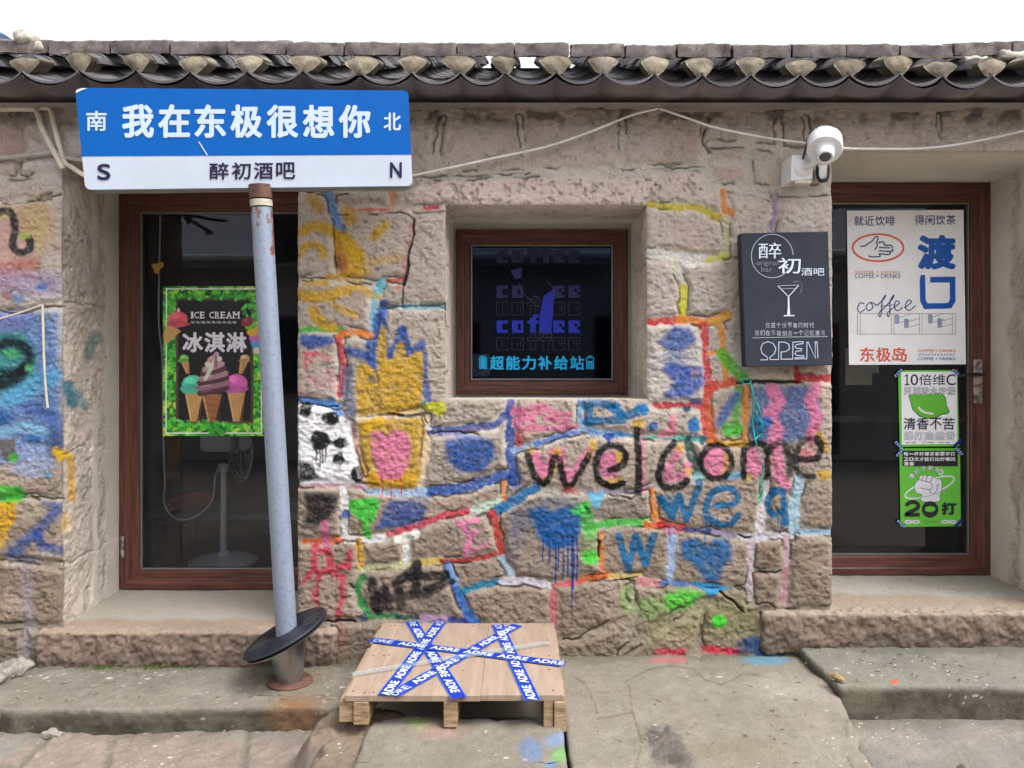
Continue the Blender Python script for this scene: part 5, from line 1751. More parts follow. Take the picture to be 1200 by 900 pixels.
def tape(p, q, w, layer, flip, phase):
    A, B_ = np.array(MD(*p)), np.array(MD(*q))
    d = B_ - A; L = np.linalg.norm(d[:2]); d /= L
    s_ = np.array([-d[1], d[0], 0])
    up = np.array([0, 0, 0.0009 * layer + 0.0012])
    mb = MB()
    n = 14
    vs = []
    for k in range(n + 1):
        c = A + d * L * k / n + up + np.array([0, 0, 0.0004 * math.sin(k * 1.7)])
        wv = 1 + 0.05 * math.sin(k * 2.3 + layer)
        vs += [c - s_ * w / 2 * wv, c + s_ * w / 2 * wv]
    blue = lin((4, 44, 146))
    mb.add(vs, [(2 * k, 2 * k + 2, 2 * k + 3, 2 * k + 1) for k in range(n)], 0, blue)
    e = 0.0025
    for sd in (-1, 1):
        vs = []
        for k in range(n + 1):
            c = A + d * L * k / n + up + np.array([0, 0, 0.0004 * math.sin(k * 1.7) + 0.0003])
            vs += [c + s_ * sd * (w / 2), c + s_ * sd * (w / 2 - e)]
        mb.add(vs, [(2 * k, 2 * k + 2, 2 * k + 3, 2 * k + 1) for k in range(n)], 0, lin((70, 104, 186)))
    # repeated word
    f, g = (d, s_) if not flip else (-d, -s_)
    O = A if not flip else B_
    tw, th_, gap = 0.118, w * 0.55, 0.024
    x = -phase * (tw + gap)
    co, fs = text_geo('ADRE', 0.045)
    while x < L:
        t0, t1 = max(x, 0.0), min(x + tw, L)
        if t1 - t0 > tw * 0.98:
            for j, (du, dv) in enumerate(((0, 0), (.0012, 0), (-.0012, 0), (0, .0012), (0, -.0012))):
                mb.add([O + f * (x + u * tw + du) + g * ((v - 0.5) * th_ + dv) + up + np.array([0, 0, 0.0009 + 0.00002 * j]) for u, v in co], fs, 0, lin((196, 202, 214)))
        else:
            # a cut word: only the letters that fit
            for k, ch in enumerate('ADRE'):
                a0 = x + k * tw / 4
                if a0 >= 0 and a0 + tw / 4.3 <= L:
                    c1, f1 = text_geo(ch, 0.045)
                    mb.add([O + f * (a0 + u * tw / 4.6) + g * ((v - 0.5) * th_) + up + np.array([0, 0, 0.0009]) for u, v in c1], f1, 0, lin((196, 202, 214)))
        x += tw + gap
    mb.build('tape', [M_TAPE], pl, colors=True)


tape((482, 728.6), (538, 818.5), 0.054, 1, False, 0.3)
tape((517, 729), (451, 816), 0.054, 3, True, 0.0)
tape((606, 733), (460, 815.5), 0.054, 2, True, 0.2)
tape((583, 732.5), (624, 821), 0.054, 1, True, 0.0)
tape((435, 751), (661.5, 779.5), 0.054, 4, False, 0.1)
mb = MB()
A, B_ = np.array(MD(412, 792.5)), np.array(MD(643, 755))
d = (B_ - A) / np.linalg.norm(B_ - A); s_ = np.array([-d[1], d[0], 0]) * 0.019
mb.add([A - s_ + (0, 0, .0085), B_ - s_ + (0, 0, .0085), B_ + s_ + (0, 0, .0085), A + s_ + (0, 0, .0085)], [(0, 1, 2, 3)])
M_CLEAR, t_, b_ = mat('clear_tape')
b_.inputs['Base Color'].default_value = (0.36, 0.46, 0.52, 1); b_.inputs['Alpha'].default_value = 0.3; b_.inputs['Roughness'].default_value = 0.25
mb.build('clear_tape', [M_CLEAR], pl)

# ------------------------------------------------------------------ chalkboard
YC = 3.318
cb = thing('chalkboard', 'black chalkboard with chalk writing OPEN and a cocktail glass hung on the stone pier', 'chalkboard', at(922, 430, YC))
fc = [at(868, 273.2, YC), at(970.5, 271, YC), at(976, 428, YC), at(873.5, 430, YC)]
bk = [(x, y + 0.058, z) for x, y, z in fc]
mb = MB(); mb.hexa(fc, bk, 0, lin((46, 50, 60))); mb.build('board', [M_CHALK], cb, bevel=0.004, colors=True)
PC = wallplane(YC)
ink = Ink(PC, 0.0006)
CH, CF = (196, 206, 222), (112, 120, 134)
mis = (60, 65, 76)
for _ in range(26):                                   # wiped chalk dust
    x, y = rr.uniform(878, 968), rr.uniform(278, 424)
    ink.line([(x, y), (x + rr.uniform(-9, 9), y + rr.uniform(-7, 7))], rr.uniform(0.4, 1.2), tuple(np.array((47, 51, 61)) + rr.uniform(2, 11)), 1, False)
ink.ring(905, 300, 24.5, 25.5, 0.9, (150, 158, 172), 3, 0.55, 2 * math.pi - 0.05)
ink.text('醉', 889, 284.5, 915.5, 303, CH, 0.0, 4, 0, (0, -.02)); ink.text('初', 912, 302, 938.5, 320.5, CH, 0.008, 4)
ink.text('酒吧', 939, 314, 966, 323, CH, 0.0, 4)
ink.text('original', 886, 305, 912, 312.5, CF, -0.006, 3); ink.text('bar', 892, 312.5, 905, 318.5, CF, -0.006, 3)
ink.done('shop_name', cb, M_CHALK)
ink = Ink(PC, 0.0006)
ink.line([(911.5, 335), (924, 347.5), (936, 334.5)], 0.9, CH, 3, False); ink.line([(911.5, 335), (936, 334)], 0.7, (150, 156, 168), 3, False); ink.line([(914, 338.4), (933, 338)], 0.7, (140, 146, 158), 3, False)
ink.poly([(923.2, 347), (924.9, 347), (925.3, 360), (926, 369.5), (922.4, 369.5), (923.3, 360)], CH, 3); ink.line([(918.5, 370), (931, 369.8)], 1.3, CH, 3, False)
ink.ring(934, 337, 6.4, 7.4, 0.8, (128, 134, 146), 2, -2.2, 1.0); ink.line([(934, 330), (938, 331), (940, 336), (938, 343)], 2.0, (92, 98, 110), 2)
ink.done('cocktail_drawing', cb, M_CHALK)
ink = Ink(PC, 0.0006)
for body, xa, xb, y in (('在这个快节奏的时代', 897, 955, 378), ('我们在东极创造一个记忆港湾', 884.5, 968, 387)):
    n = len(body)
    for k, ch in enumerate(body):
        w_ = (xb - xa) / n
        j = rr.uniform(-.4, .4)
        if ch == '一':
            ink.line([(xa + k * w_ + .5, y + 3.3), (xa + k * w_ + w_ * .8, y + 3.1)], .8, (168, 176, 190), 3, False)
            continue
        ink.text(ch, xa + k * w_, y + j, xa + k * w_ + w_ * .82, y + 6.2 + j, (168, 176, 190) if k % 3 else (140, 148, 162), 0.0, 3)
ink.line([(882, 396), (925, 395), (970, 394.4)], 0.6, (160, 168, 182), 3)
ink.done('verse', cb, M_CHALK)
ink = Ink(PC, 0.0006)
OP = [(891, 421.8), (899, 421.6), (899.5, 419), (893, 414), (891.5, 408), (894, 402.5), (900, 400.3), (906, 402.5), (909.3, 408.5), (907.5, 414.5), (902, 419), (902.5, 421.4), (912.5, 421.3), (912.6, 401), (919, 400.8), (924.5, 403.5), (925, 409),
      (921, 412), (915.5, 412.5), (915.4, 421), (929, 420.8), (929.2, 401), (941, 400.4), (941, 402.6), (933, 404), (931.5, 406), (933, 408), (939.5, 408.6), (939, 411), (933, 411.6), (931.6, 414.5), (933.5, 416.5), (942, 417), (942, 418.8), (932, 419.4), (931.5, 420.6), (945.5, 420.4),
      (945.6, 401), (947, 400.8), (955.5, 419.6), (955.2, 400.8), (957.4, 400.6), (958.6, 419.6)]
ink.line(OP, 0.85, (176, 192, 218), 3, False)
ink.done('open_lettering', cb, M_CHALK)

# ------------------------------------------------------------------ posters on the door panes
YP = BACK + 0.006
PP = wallplane(YP)


def sheet(root, name, corners, col, th=0.0025):
    f = [PP(x, y, 0.003) for x, y in corners]
    b = [(x, y + th, z) for x, y, z in f]
    mb = MB(); mb.hexa(f, b, 0, lin(col)); return mb.build(name, [M_PRINT], root, colors=True)


cp = thing('cafe_poster', 'large white cafe poster with a pointing hand in a red oval on the right door', 'poster', at(1063, 427, YP))
sheet(cp, 'sheet', [(992.5, 247), (1129, 246), (1132, 427), (995, 427.5)], (248, 250, 255))
ink = Ink(plane((0, YP - 0.003, 0), (0, -1, 0)), 0.0005)
NV, OR, MB_ = (34, 60, 132), (228, 98, 72), (24, 92, 186)
for n, ch in enumerate('就近饮啡'):
    ink.text(ch, 1001 + n * 12.3, 253, 1012 + n * 12.3, 264.5, NV, 0.012, 2)
for n, ch in enumerate('得闲饮茶'):
    ink.text(ch, 1072 + n * 12.3, 252, 1083 + n * 12.3, 263.5, NV, 0.012, 2)
ink.ring(1029, 290.3, 29.8, 15.8, 2.3, OR, 2)
for p in ([(1008, 288.5), (1013, 288.3), (1018, 285), (1022, 282.5), (1025, 278.5), (1028, 277.3), (1029, 280), (1027, 284)], [(1027, 284), (1028, 288), (1025, 293)], [(1029, 284.5), (1035, 283.5), (1037, 287.5), (1044, 287.5), (1046, 291)],
          [(1030, 290), (1043, 290.5)], [(1030, 294), (1045, 294.5), (1045.5, 291.5)], [(1030, 297.5), (1042, 298), (1043, 295)], [(1030, 297), (1031, 300.5), (1020, 300.8), (1018, 299)]):
    ink.line(p, 1.5, NV, 2)
ink.text('COFFEE × DRINKS', 1002, 320.5, 1055, 326, (52, 62, 100), 0.006, 2)
ink.text('COFFEE × DRINKS', 1002, 317.6, 1055, 320, OR, 0.0, 3)
for k, p in enumerate(([(1013, 356), (1008, 355), (1005, 362), (1008, 366), (1014, 362)], [(1020, 354), (1015, 359), (1018, 364), (1023, 360), (1021, 354.5), (1028, 358)], [(1028, 358), (1036, 350), (1038, 346), (1034, 352), (1033, 366), (1031, 371), (1030, 367), (1036, 361)],
          [(1036, 361), (1046, 350), (1047, 346), (1043, 354), (1043, 366), (1041, 371), (1040, 367), (1046, 361)], [(1047, 361), (1054, 355), (1050, 353), (1048, 360), (1052, 364), (1058, 360)], [(1060, 361), (1068, 354), (1064, 352), (1061, 359), (1065, 364), (1073, 358)])):
    ink.line(p, 1.25, NV, 2)
ink.line([(1032, 359), (1049, 357)], 0.8, NV, 2)
BX = (176, 150, 140)
for a in ((1005, 367.5, 1120, 367.5), (1005, 391.5, 1120, 391.5)):
    ink.line([a[:2], a[2:]], 0.6, BX, 2, False)
for x in (1005, 1008.5, 1044.5, 1047.5, 1077.5, 1080.5, 1116, 1120):
    ink.line([(x, 367.5), (x, 391.5)], 0.6, BX, 2, False)
for x, y in ((1051, 374), (1062, 379), (1090, 373.5), (1101, 378.5)):
    ink.poly([(x - 2.4, y - 5.2), (x, y - 6), (x + 3, y - 4.6), (x + 3, y + 4.6), (x, y + 6), (x - 2.4, y + 5)], (176, 184, 216), 2)
    for q in (-1.6, 0, 1.6):
        ink.line([(x + q, y - 5), (x + q, y + 5)], 0.4, (86, 92, 130), 3, False)
    ink.line([(x + 3, y - 2), (x + 16, y - 6)], 0.5, (110, 112, 140), 2, False); ink.line([(x + 3, y + 4.4), (x + 17, y + 0.5)], 0.5, (110, 112, 140), 2, False)
ink.text('渡', 1075, 275, 1120.5, 316, MB_, 0.05, 2)
ink.line([(1079, 325.5), (1081, 325.5), (1081.5, 352), (1085, 359), (1092, 358.6), (1106, 358.6), (1113, 358), (1116.5, 352), (1116.2, 327.6), (1090, 327.8)], 6.6, MB_, 2, False)
for n, ch in enumerate('东极岛'):
    ink.text(ch, 1007.5 + n * 19, 407, 1025 + n * 19, 424, OR, 0.022, 2)
ink.text('COFFEE × DRINKS', 1075.5, 409.3, 1119.5, 412.8, OR, 0.022, 2); ink.text('COFFEE × DRINKS', 1075.5, 418.7, 1119.5, 422.2, MB_, 0.022, 2)
for k in range(12):
    ink.line([(1077 + k * 3.6, 416.8), (1079 + k * 3.6, 414.4)], 0.9, NV, 2, False)
ink.done('print', cp)

GR = (106, 200, 68)
lm = thing('lemon_poster', 'white poster with a green lemon taped above the fist poster', 'poster', at(1089, 525, YP))
sheet(lm, 'sheet', [(1052.5, 434), (1122, 433.5), (1124, 523), (1054.5, 523.5)], GR)
ink = Ink(plane((0, YP - 0.003, 0), (0, -1, 0)), 0.0005)
ink.poly([(1056, 436), (1121, 435.5), (1122, 520.5), (1057, 521)], (246, 248, 255), 1)
for n, (ch, w_) in enumerate((('1', 5), ('0', 9), ('倍', 15), ('维', 15), ('C', 11))):
    x = 1060.5 + sum((6.5, 10, 16, 16, 12)[:n])
    if ch == '1':
        ink.rect(x + 1.7, 438.5, x + 3.3, 451.5, (46, 44, 74), 2); ink.rect(x - .4, 450.1, x + 5.4, 451.5, (46, 44, 74), 3); ink.line([(x, 441.2), (x + 2.2, 439.4)], 1.3, (46, 44, 74), 3, False)
        continue
    ink.text(ch, x, 438.5, x + w_, 451.5, (46, 44, 74), 0.01, 2)
ink.poly([(1064.5, 463), (1074, 461), (1090, 461.5), (1103, 460), (1108.5, 466), (1109.5, 475), (1113, 482), (1111, 485), (1104, 486), (1097, 490), (1086, 491), (1077, 488), (1069, 480)], (50, 88, 56), 2)
ink.poly([(1065.5, 463.5), (1074, 461.5), (1090, 462), (1103, 461), (1107.5, 466.5), (1108.7, 475.2), (1112, 481.5), (1110, 484), (1103.5, 485), (1096.5, 489), (1086, 490), (1077.6, 487), (1069.8, 479.5)], (104, 190, 64), 3)
ink.line([(1076, 477), (1082, 482.5), (1094, 485)], 2.6, (224, 236, 220), 4)
for k, (body, y0, y1, c_, c2_) in enumerate((('只用香水柠檬', 453.5, 463, (62, 62, 74), (232, 235, 246)), ('清香不苦', 489.5, 503.5, (50, 44, 80), None), ('爆打自然香', 505.5, 516, (140, 142, 156), (232, 235, 246)))):
    n = len(body)
    for j, ch in enumerate(body):
        w_ = 61 / n
        x = 1059 + j * w_
        if c2_ is None:
            ink.text(ch, x, y0, x + w_ * .92, y1, c_, 0.012, 6)
        else:
            ink.text(ch, x, y0, x + w_ * .94, y1, c_, 0.055, 5); ink.text(ch, x + .3, y0 + .3, x + w_ * .94 - .3, y1 - .3, c2_, 0.012, 6)
for x in (1061, 1068, 1100, 1108):
    ink.rect(x, 518.2, x + 5, 519.4, (150, 154, 166), 3)
ink.ring(1083, 518.6, 2, 1.7, 0.4, (110, 114, 126), 3); ink.rect(1086.5, 518, 1094, 519.2, (150, 154, 166), 3)
ink.done('print', lm)

fp = thing('fist_poster', 'bright green poster with a white fist below the white lemon poster', 'poster', at(1089, 617, YP))
sheet(fp, 'sheet', [(1054, 525.5), (1125, 525.5), (1126, 616.5), (1055.5, 617.5)], GR)
ink = Ink(plane((0, YP - 0.003, 0), (0, -1, 0)), 0.0005)
ink.rect(1057.5, 528, 1122.5, 546.5, (44, 42, 50), 1)
for body, y, xe in (('每一杯柠檬茶都要手打', 529.5, 1120), ('20次才能打出柠檬的', 535.6, 1120), ('清香', 541.2, 1072)):
    n = len(body)
    for j, ch in enumerate(body):
        w_ = (xe - 1059) / n
        if ch == '一':
            ink.rect(1059 + j * w_, y + 1.9, 1059 + j * w_ + w_ * .9, y + 2.9, (232, 234, 242), 2)
            continue
        ink.text(ch, 1059 + j * w_, y, 1059 + j * w_ + w_ * .9, y + 4.7, (232, 234, 242), 0.03, 2)
W_, DK = (230, 232, 244), (52, 62, 60)
for ph in ((0.55, 3.3), (3.3, 6.83)):
    ink.ring(1089.5, 571, 30.5, 8.2, 1.6, W_, 1 if ph[0] < 1 else 1, ph[0], ph[1], -0.36)
F1 = [(1080, 587), (1081, 580), (1074, 577), (1072, 571), (1073, 566), (1077, 562), (1078, 558.5), (1082, 556.6), (1086, 558), (1090, 557.5), (1095, 559.5), (1098, 561.5), (1102, 562), (1103.5, 566), (1103, 574), (1101, 581), (1100, 587.5)]
Pc = catmull([(x, y, 0) for x, y in F1], 4, True)
cxy = np.mean([(p[0], p[1]) for p in Pc], 0)
ink.poly([tuple(cxy + (p[:2] - cxy) * 1.035) for p in Pc], DK, 2); ink.poly([(p[0], p[1]) for p in Pc], W_, 3)
for p in ([(1077, 562), (1084, 564), (1091, 566), (1092.5, 570), (1090, 573.5), (1084, 573), (1078, 571.5)], [(1082, 557), (1080.5, 562.5)], [(1087, 558), (1085, 564)], [(1093, 559), (1090, 565)], [(1090, 573.5), (1090, 577), (1095, 578), (1098, 574), (1099, 569)], [(1097, 570), (1101, 567)]):
    ink.line(p, 0.7, (84, 88, 96), 4)
ink.line([(1065, 583), (1085, 582), (1104, 576), (1113, 571)], 0.7, (170, 176, 184), 4)
for j, ch in enumerate('爆打才新鲜'):
    a = math.radians(-152 + j * 23)
    cx0, cy0 = 1088 + 22 * math.cos(a), 566 + 17.5 * math.sin(a)
    ink.text(ch, cx0 - 3.3, cy0 - 3.3, cx0 + 3.3, cy0 + 3.3, DK, 0.06, 3, a + math.pi / 2); ink.text(ch, cx0 - 3, cy0 - 3, cx0 + 3, cy0 + 3, W_, 0.02, 4, a + math.pi / 2)
for j in range(6):
    a = j * math.pi / 3
    ink.ell(1102.5 + 2.1 * math.cos(a), 553.3 + 2.1 * math.sin(a), 1.5, 1.5, W_, 3, 0, 12)
ink.ell(1102.5, 553.3, 1.5, 1.5, GR, 4, 0, 12)
ink.line([(1061.5, 592.5), (1066, 589), (1072, 588.5), (1076, 591.5), (1074.5, 596), (1066, 600), (1062, 603)], 4.6, (40, 44, 48), 5); ink.rect(1060.2, 601, 1078, 605.5, (40, 44, 48), 5)
ink.ell(1090, 597, 9.8, 9.6, (40, 44, 48), 5); ink.ell(1090, 596.6, 6.2, 3.5, GR, 6)
ink.text('打', 1103, 588.5, 1121, 603.5, (40, 44, 48), 0.06, 5)
for x0, x1 in ((1060, 1078), (1103, 1121)):
    for q in (0, 1):
        ink.ell(x0 + (x1 - x0) * (0.26 + 0.48 * q), 611.5, 4.6, 2.2, W_, 2); ink.rect(x0 + (x1 - x0) * (0.26 + 0.48 * q) - 2.4, 611, x0 + (x1 - x0) * (0.26 + 0.48 * q) + 2.4, 612, (90, 110, 90), 3)
ink.ring(1085.5, 611.5, 2.2, 2.2, 0.5, DK, 2); ink.rect(1089.5, 611, 1098, 612, (70, 120, 60), 2)
ink.done('print', fp)
# patterned tape at the poster corners
for root, cs_ in ((lm, ((1053, 437, -.8), (1121, 437, .7))), (fp, ((1053.5, 522, .8), (1055, 530, -.8), (1122.5, 519, -.75), (1124, 529, .75), (1056.5, 614, .7), (1123.5, 613, -.8)))):
    for k, (x, y, a) in enumerate(cs_):
        ink = Ink(plane((0, YP - 0.003, 0), (0, -1, 0)), 0.0005)
        c, s_ = math.cos(a), math.sin(a)
        q = lambda u, v: (x + u * c - v * s_, y + u * s_ + v * c)
        ink.poly([q(-6, -1.9), q(6, -1.9), q(6, 1.9), q(-6, 1.9)], (24, 44, 128), 8)
        if k % 3 != 2:
            for u in (-4.6, -1.4, 1.8, 4.8):
                ink.poly([q(u - 1, -1.5), q(u + .8, -1.5), q(u + .2, 1.4), q(u - 1.4, 1.4)], (150, 180, 225), 9)
        ink.done('tape', root, M_TAPE)

# ice cream poster: the picture is printed on a fine grid
ic = thing('ice_cream_poster', 'leafy green bordered ice cream poster on left door behind the post', 'poster', at(250, 511, YP))
qx, qy = np.meshgrid(np.arange(191.0, 309.01, 0.45), np.arange(335.5, 511.01, 0.45))
base = np.zeros(qx.shape + (3,)) + lin((24, 66, 30))
cv = Canvas(qx, qy, base)
r5 = random.Random(11)
for _ in range(760):
    for _t in range(30):
        x, y = r5.uniform(189, 311), r5.uniform(333, 513)
        if not (209 < x < 290 and 352 < y < 492):
            break
    g = r5.choice([(58, 170, 52), (92, 204, 62), (40, 132, 44), (150, 214, 70), (30, 104, 40), (70, 190, 80)] + ([(196, 222, 84)] if y > 470 or x > 290 else [(84, 190, 60)]))
    cv.el(x, y, r5.uniform(3.5, 6.5), r5.uniform(1.6, 3.0), g, 0.8, .95, .2, 0, r5.uniform(0, 3.14))
    
cv.bl([(206, 349), (297, 349), (297, 496), (206, 496)], (82, 72, 60), .8, 1, 0, 0); cv.bl([(209, 352), (294, 352), (294, 493), (209, 493)], (30, 30, 36), .8, 1, 0, 0)
for _ in range(70):
    x, y = r5.choice([(r5.uniform(206, 297), r5.uniform(345, 351)), (r5.uniform(285, 300), r5.uniform(346, 374)), (r5.uniform(205, 297), r5.uniform(493, 500))])
    cv.el(x, y, r5.uniform(2, 4), r5.uniform(1.4, 2.4), r5.choice([(70, 186, 62), (44, 140, 50), (100, 210, 90)]), .8, .95, .2, 0, r5.uniform(0, 3.1))
cv.st([(244, 507.5), (194.5, 507.5), (195, 338.5), (306, 338.5), (306.5, 507.5), (266, 507.5)], 1.5, (222, 240, 224), .8, 1, 0, 0)


def cone(x, y0, y1, w, tilt=0.0, waf=(206, 160, 104), dk=(158, 108, 62)):
    cv.bl([(x - w, y0), (x + w, y0), (x + w * .34 + tilt, y1), (x - w * .34 + tilt, y1)], waf, 1, 1, .2, .05)
    for k in range(-3, 4):
        cv.st([(x + k * w / 3.2, y0), (x + k * w / 7 + tilt + w * .2, y1)], .7, dk, .8, .6, 0, 0)
    cv.st([(x - w * .8, y0 + 2), (x - w * .3 + tilt, y1 - 2)], 1.6, (232, 196, 146), 2, .6, 0, 0)


def scoop(x, y, r, c):
    c = np.array(c)
    cv.el(x, y, r, r * .82, c, 1, 1, .6, .05)
    cv.el(x - r * .1, y + r * .5, r * 1.12, r * .4, c * .92, 1, 1, .8, .05)
    cv.el(x - r * .3, y - r * .35, r * .5, r * .3, np.minimum(c * 1.12 + 14, 255), 3, .8, .5, 0); cv.st([(x - r * .8, y + r * .52), (x + r * .1, y + r * .3), (x + r * .9, y + r * .52)], 1.2, c * .72, 1.5, .7, .4, 0)


cone(227, 460, 494, 10.5); cone(277, 460, 494, 10.5); scoop(226, 450, 12.5, (92, 206, 176)); scoop(277, 449, 13, (214, 104, 180))
cone(248, 462, 494, 12, 0, (168, 112, 70), (104, 62, 36))
for k in range(4):
    cv.st([(237, 464 + k * 8), (259, 470 + k * 7)], .8, (104, 62, 36), .8, .7, 0, 0)
for y, w_, c_ in ((458, 15.5, (84, 58, 66)), (452, 17, (150, 108, 126)), (446, 16, (84, 58, 66)), (441, 14.5, (176, 132, 148)), (435, 12.5, (92, 62, 72)), (430, 10, (190, 150, 162)), (424, 7, (220, 214, 196)), (419, 4, (200, 160, 170))):
    cv.st([(250 - w_, y + 3), (250 + w_ * .2, y), (250 + w_, y - 3.5)], 6.4, c_, 1, 1, .4, 0)
    cv.st([(250 - w_ * .8, y + 1), (250 - w_ * .2, y - .5)], 1.8, np.minimum(np.array(c_) + 46, 255), 1.5, .7, 0, 0)
cv.bl([(246, 424), (252, 413.5), (256, 424), (254, 434)], (150, 108, 124), 1, 1, .3, 0); cv.bl([(238, 445), (252, 415), (250, 432), (242, 446)], (214, 220, 200), 1.5, .9, .3, 0)
cone(217, 424, 438, 4.2, 3); scoop(216, 420, 5, (122, 196, 96)); cone(286, 424, 438, 4.6, -4); scoop(287, 420, 5.4, (214, 176, 130))
cv.bl([(196, 378), (212, 388), (193, 405), (191, 392)], (206, 160, 104), 1, 1, .3, 0); scoop(209, 374, 11, (226, 98, 112)); cv.el(209, 362.5, 1, 2, (235, 235, 235), .6)
for (x, y, c_) in ((304, 409, (226, 206, 196)), (301, 402, (72, 166, 226)), (299, 395, (206, 116, 190)), (297, 388, (232, 176, 62)), (294, 381, (116, 196, 74)), (290, 377, (150, 56, 74))):
    cv.el(x, y, 7.6, 5.4, c_, 1, 1, .6, .05, -.4)
    cv.el(x - 2, y - 2, 3, 1.6, np.minimum(np.array(c_) + 34, 255), 2, .6, .3, 0)
G = np.stack([(qx - CX) * (YP - .003) / F, np.full(qx.shape, YP - .003), EYE + (CY - qy) * (YP - .003) / F], -1)
me = bpy.data.meshes.new('sheet'); set_mesh(me, G.reshape(-1, 3), grid_faces(*qx.shape), cv.c); link('sheet', me, ic, [M_PRINT])
ink = Ink(plane((0, YP - 0.003, 0), (0, -1, 0)), 0.0006)
x = 224
for ch in 'ICE CREAM':
    if ch == ' ':
        x += 4.4; continue
    w_ = {'I': 2.6, 'M': 7.6, 'A': 6.6}.get(ch, 5.4)
    ink.text(ch, x, 365.4, x + w_, 373, (232, 232, 238), 0.02, 1)
    if ch in 'IECRAM':                               # slab serifs
        for yy in (365.2, 372.4):
            if ch == 'C' or (ch == 'A' and yy < 370):
                continue
            ink.rect(x - .7, yy, x + min(w_, 3.2) - .1, yy + .8, (232, 232, 238), 1)
            if ch in 'MAR' and (yy > 370 or ch == 'M'):
                ink.rect(x + w_ - 2.4, yy, x + w_ + .7, yy + .8, (232, 232, 238), 1)
    x += w_ + 1.2
for j, ch in enumerate('特色美味等您来品尝'):
    ink.text(ch, 224 + j * 6.15, 376.2, 227.8 + j * 6.15, 379.2, (214, 214, 222), 0.02, 1)
    if j < 8:
        ink.line([(228.6 + j * 6.15, 379.2), (229.6 + j * 6.15, 376.2)], .4, (200, 200, 206), 1, False)
for j, ch in enumerate('冰淇淋'):
    ink.text(ch, 213.3 + j * 25.6, 389.4, 238.3 + j * 25.6, 413.4, (120, 120, 142), 0.05, 1); ink.text(ch, 213.8 + j * 25.6, 389.2, 238 + j * 25.6, 412.8, (228, 226, 236), 0.034, 2)
ink.done('print', ic)
# scrap of old tape on the left pane
ink = Ink(plane((0, YP, 0), (0, -1, 0)), 0.001)
ink.poly([(177, 310), (191, 307), (192, 312), (187, 316), (186, 321), (181, 320), (180, 315)], (158, 118, 48), 1)
o = ink.done('tape_scrap', None); tag(o, 'scrap of yellowish tape left on the dark pane above the ice cream poster', 'tape')

# ------------------------------------------------------------------ security camera and its box
cc = thing('security_camera', 'white round security camera tilted down on a wall box beside the right door', 'camera', at(950, 215, 3.36))
yb = 3.375
f = [at(928, 182, yb - .10), at(954.5, 181, yb - .10), at(952, 209.5, yb - .10), at(927, 212, yb - .10)]
b = [(f[i][0] - .004, yb + .02, f[i][2]) for i in range(4)]
mb = MB(); mb.hexa(f, b); bxo = mb.build('junction_box', [M_WHITE], cc, bevel=0.004)
mb = MB(); x, y, z = at(940, 213.4, yb - .07); mb.box(x - .04, x + .03, y - .028, y + .03, z - .012, z + .004, 0); mb.build('gland', [M_IVORY], bxo, bevel=0.002)
mb = MB(); p = np.array(at(941, 196, yb - .105)); mb.lathe(p + (0, .006, 0), (0, -1, 0), [(0.005, 0), (0.036, 0), (0.036, 0.006), (0.030, 0.011), (0.005, 0.012)], 28)
q_ = np.array(at(953, 192, yb - .16)); mb.tube([p, p + (0.015, -.03, -.004), q_, np.array(at(958, 183, yb - .18))], 0.0125, 12)
mb.build('bracket', [M_WHITE], cc, True)
hc = np.array(at(966.5, 172, yb - .20)); ha = np.array([-0.22, -0.62, -0.72]); ha /= np.linalg.norm(ha)
mb = MB(); mb.lathe(hc - ha * 0.055, ha, [(0.03, 0), (0.062, 0.002), (0.069, 0.012), (0.070, 0.075), (0.066, 0.083), (0.02, 0.084)], 44); hd = mb.build('head', [M_WHITE], cc, True)
mb = MB(); mb.lathe(hc + ha * 0.026, ha, [(0.042, 0), (0.042, 0.006), (0.036, 0.012), (0.034, 0.05), (0.030, 0.055), (0.024, 0.054), (0.022, 0.046)], 36); mb.build('lens_barrel', [M_WHITE], hd, True)
mb = MB(); mb.lathe(hc + ha * 0.070, ha, [(0.002, 0), (0.0228, 0), (0.0228, 0.004), (0.012, 0.007), (0.002, 0.008)], 28); mb.build('lens', [plain_mat('lens_glass', (96, 98, 104), (70, 72, 78), 10, 0.12)], hd, True)
mb = MB(); hb = hc - ha * 0.055
u_ = np.cross(ha, (1, 0, 0)); u_ /= np.linalg.norm(u_); v_ = np.cross(ha, u_)
for k in range(9):
    c = hb - ha * 0.030 + v_ * (k - 4) * 0.0098
    wv = math.sqrt(max(0.044 ** 2 - ((k - 4) * 0.0098) ** 2, 1e-5))
    mb.hexa([c + u_ * wv - v_ * .0022 + ha * .032, c - u_ * wv - v_ * .0022 + ha * .032, c - u_ * wv * .8 - v_ * .0022 - ha * .022, c + u_ * wv * .8 - v_ * .0022 - ha * .022],
            [c + u_ * wv + v_ * .0022 + ha * .032, c - u_ * wv + v_ * .0022 + ha * .032, c - u_ * wv * .8 + v_ * .0022 - ha * .022, c + u_ * wv * .8 + v_ * .0022 - ha * .022])
mb.build('heat_sink', [M_WHITE], hd)
mb = MB(); mb.tube([at(941, 186, yb - .108), at(943, 178, yb - .13), at(945.5, 168, yb - .15), at(947, 162, yb - .16)], 0.0042, 8); mb.build('cable', [M_BLACK], cc, True)
ad = thing('power_adapter', 'small white power adapter looped in black cable under the security camera', 'adapter', at(964, 214, 3.36))
f = [at(959, 193.5, yb - .035), at(970, 193, yb - .035), at(969.5, 209, yb - .035), at(960, 209.5, yb - .035)]
mb = MB(); mb.hexa(f, [(x, yb + .01, z) for x, y, z in f]); mb.build('body', [M_WHITE], ad, bevel=0.004)
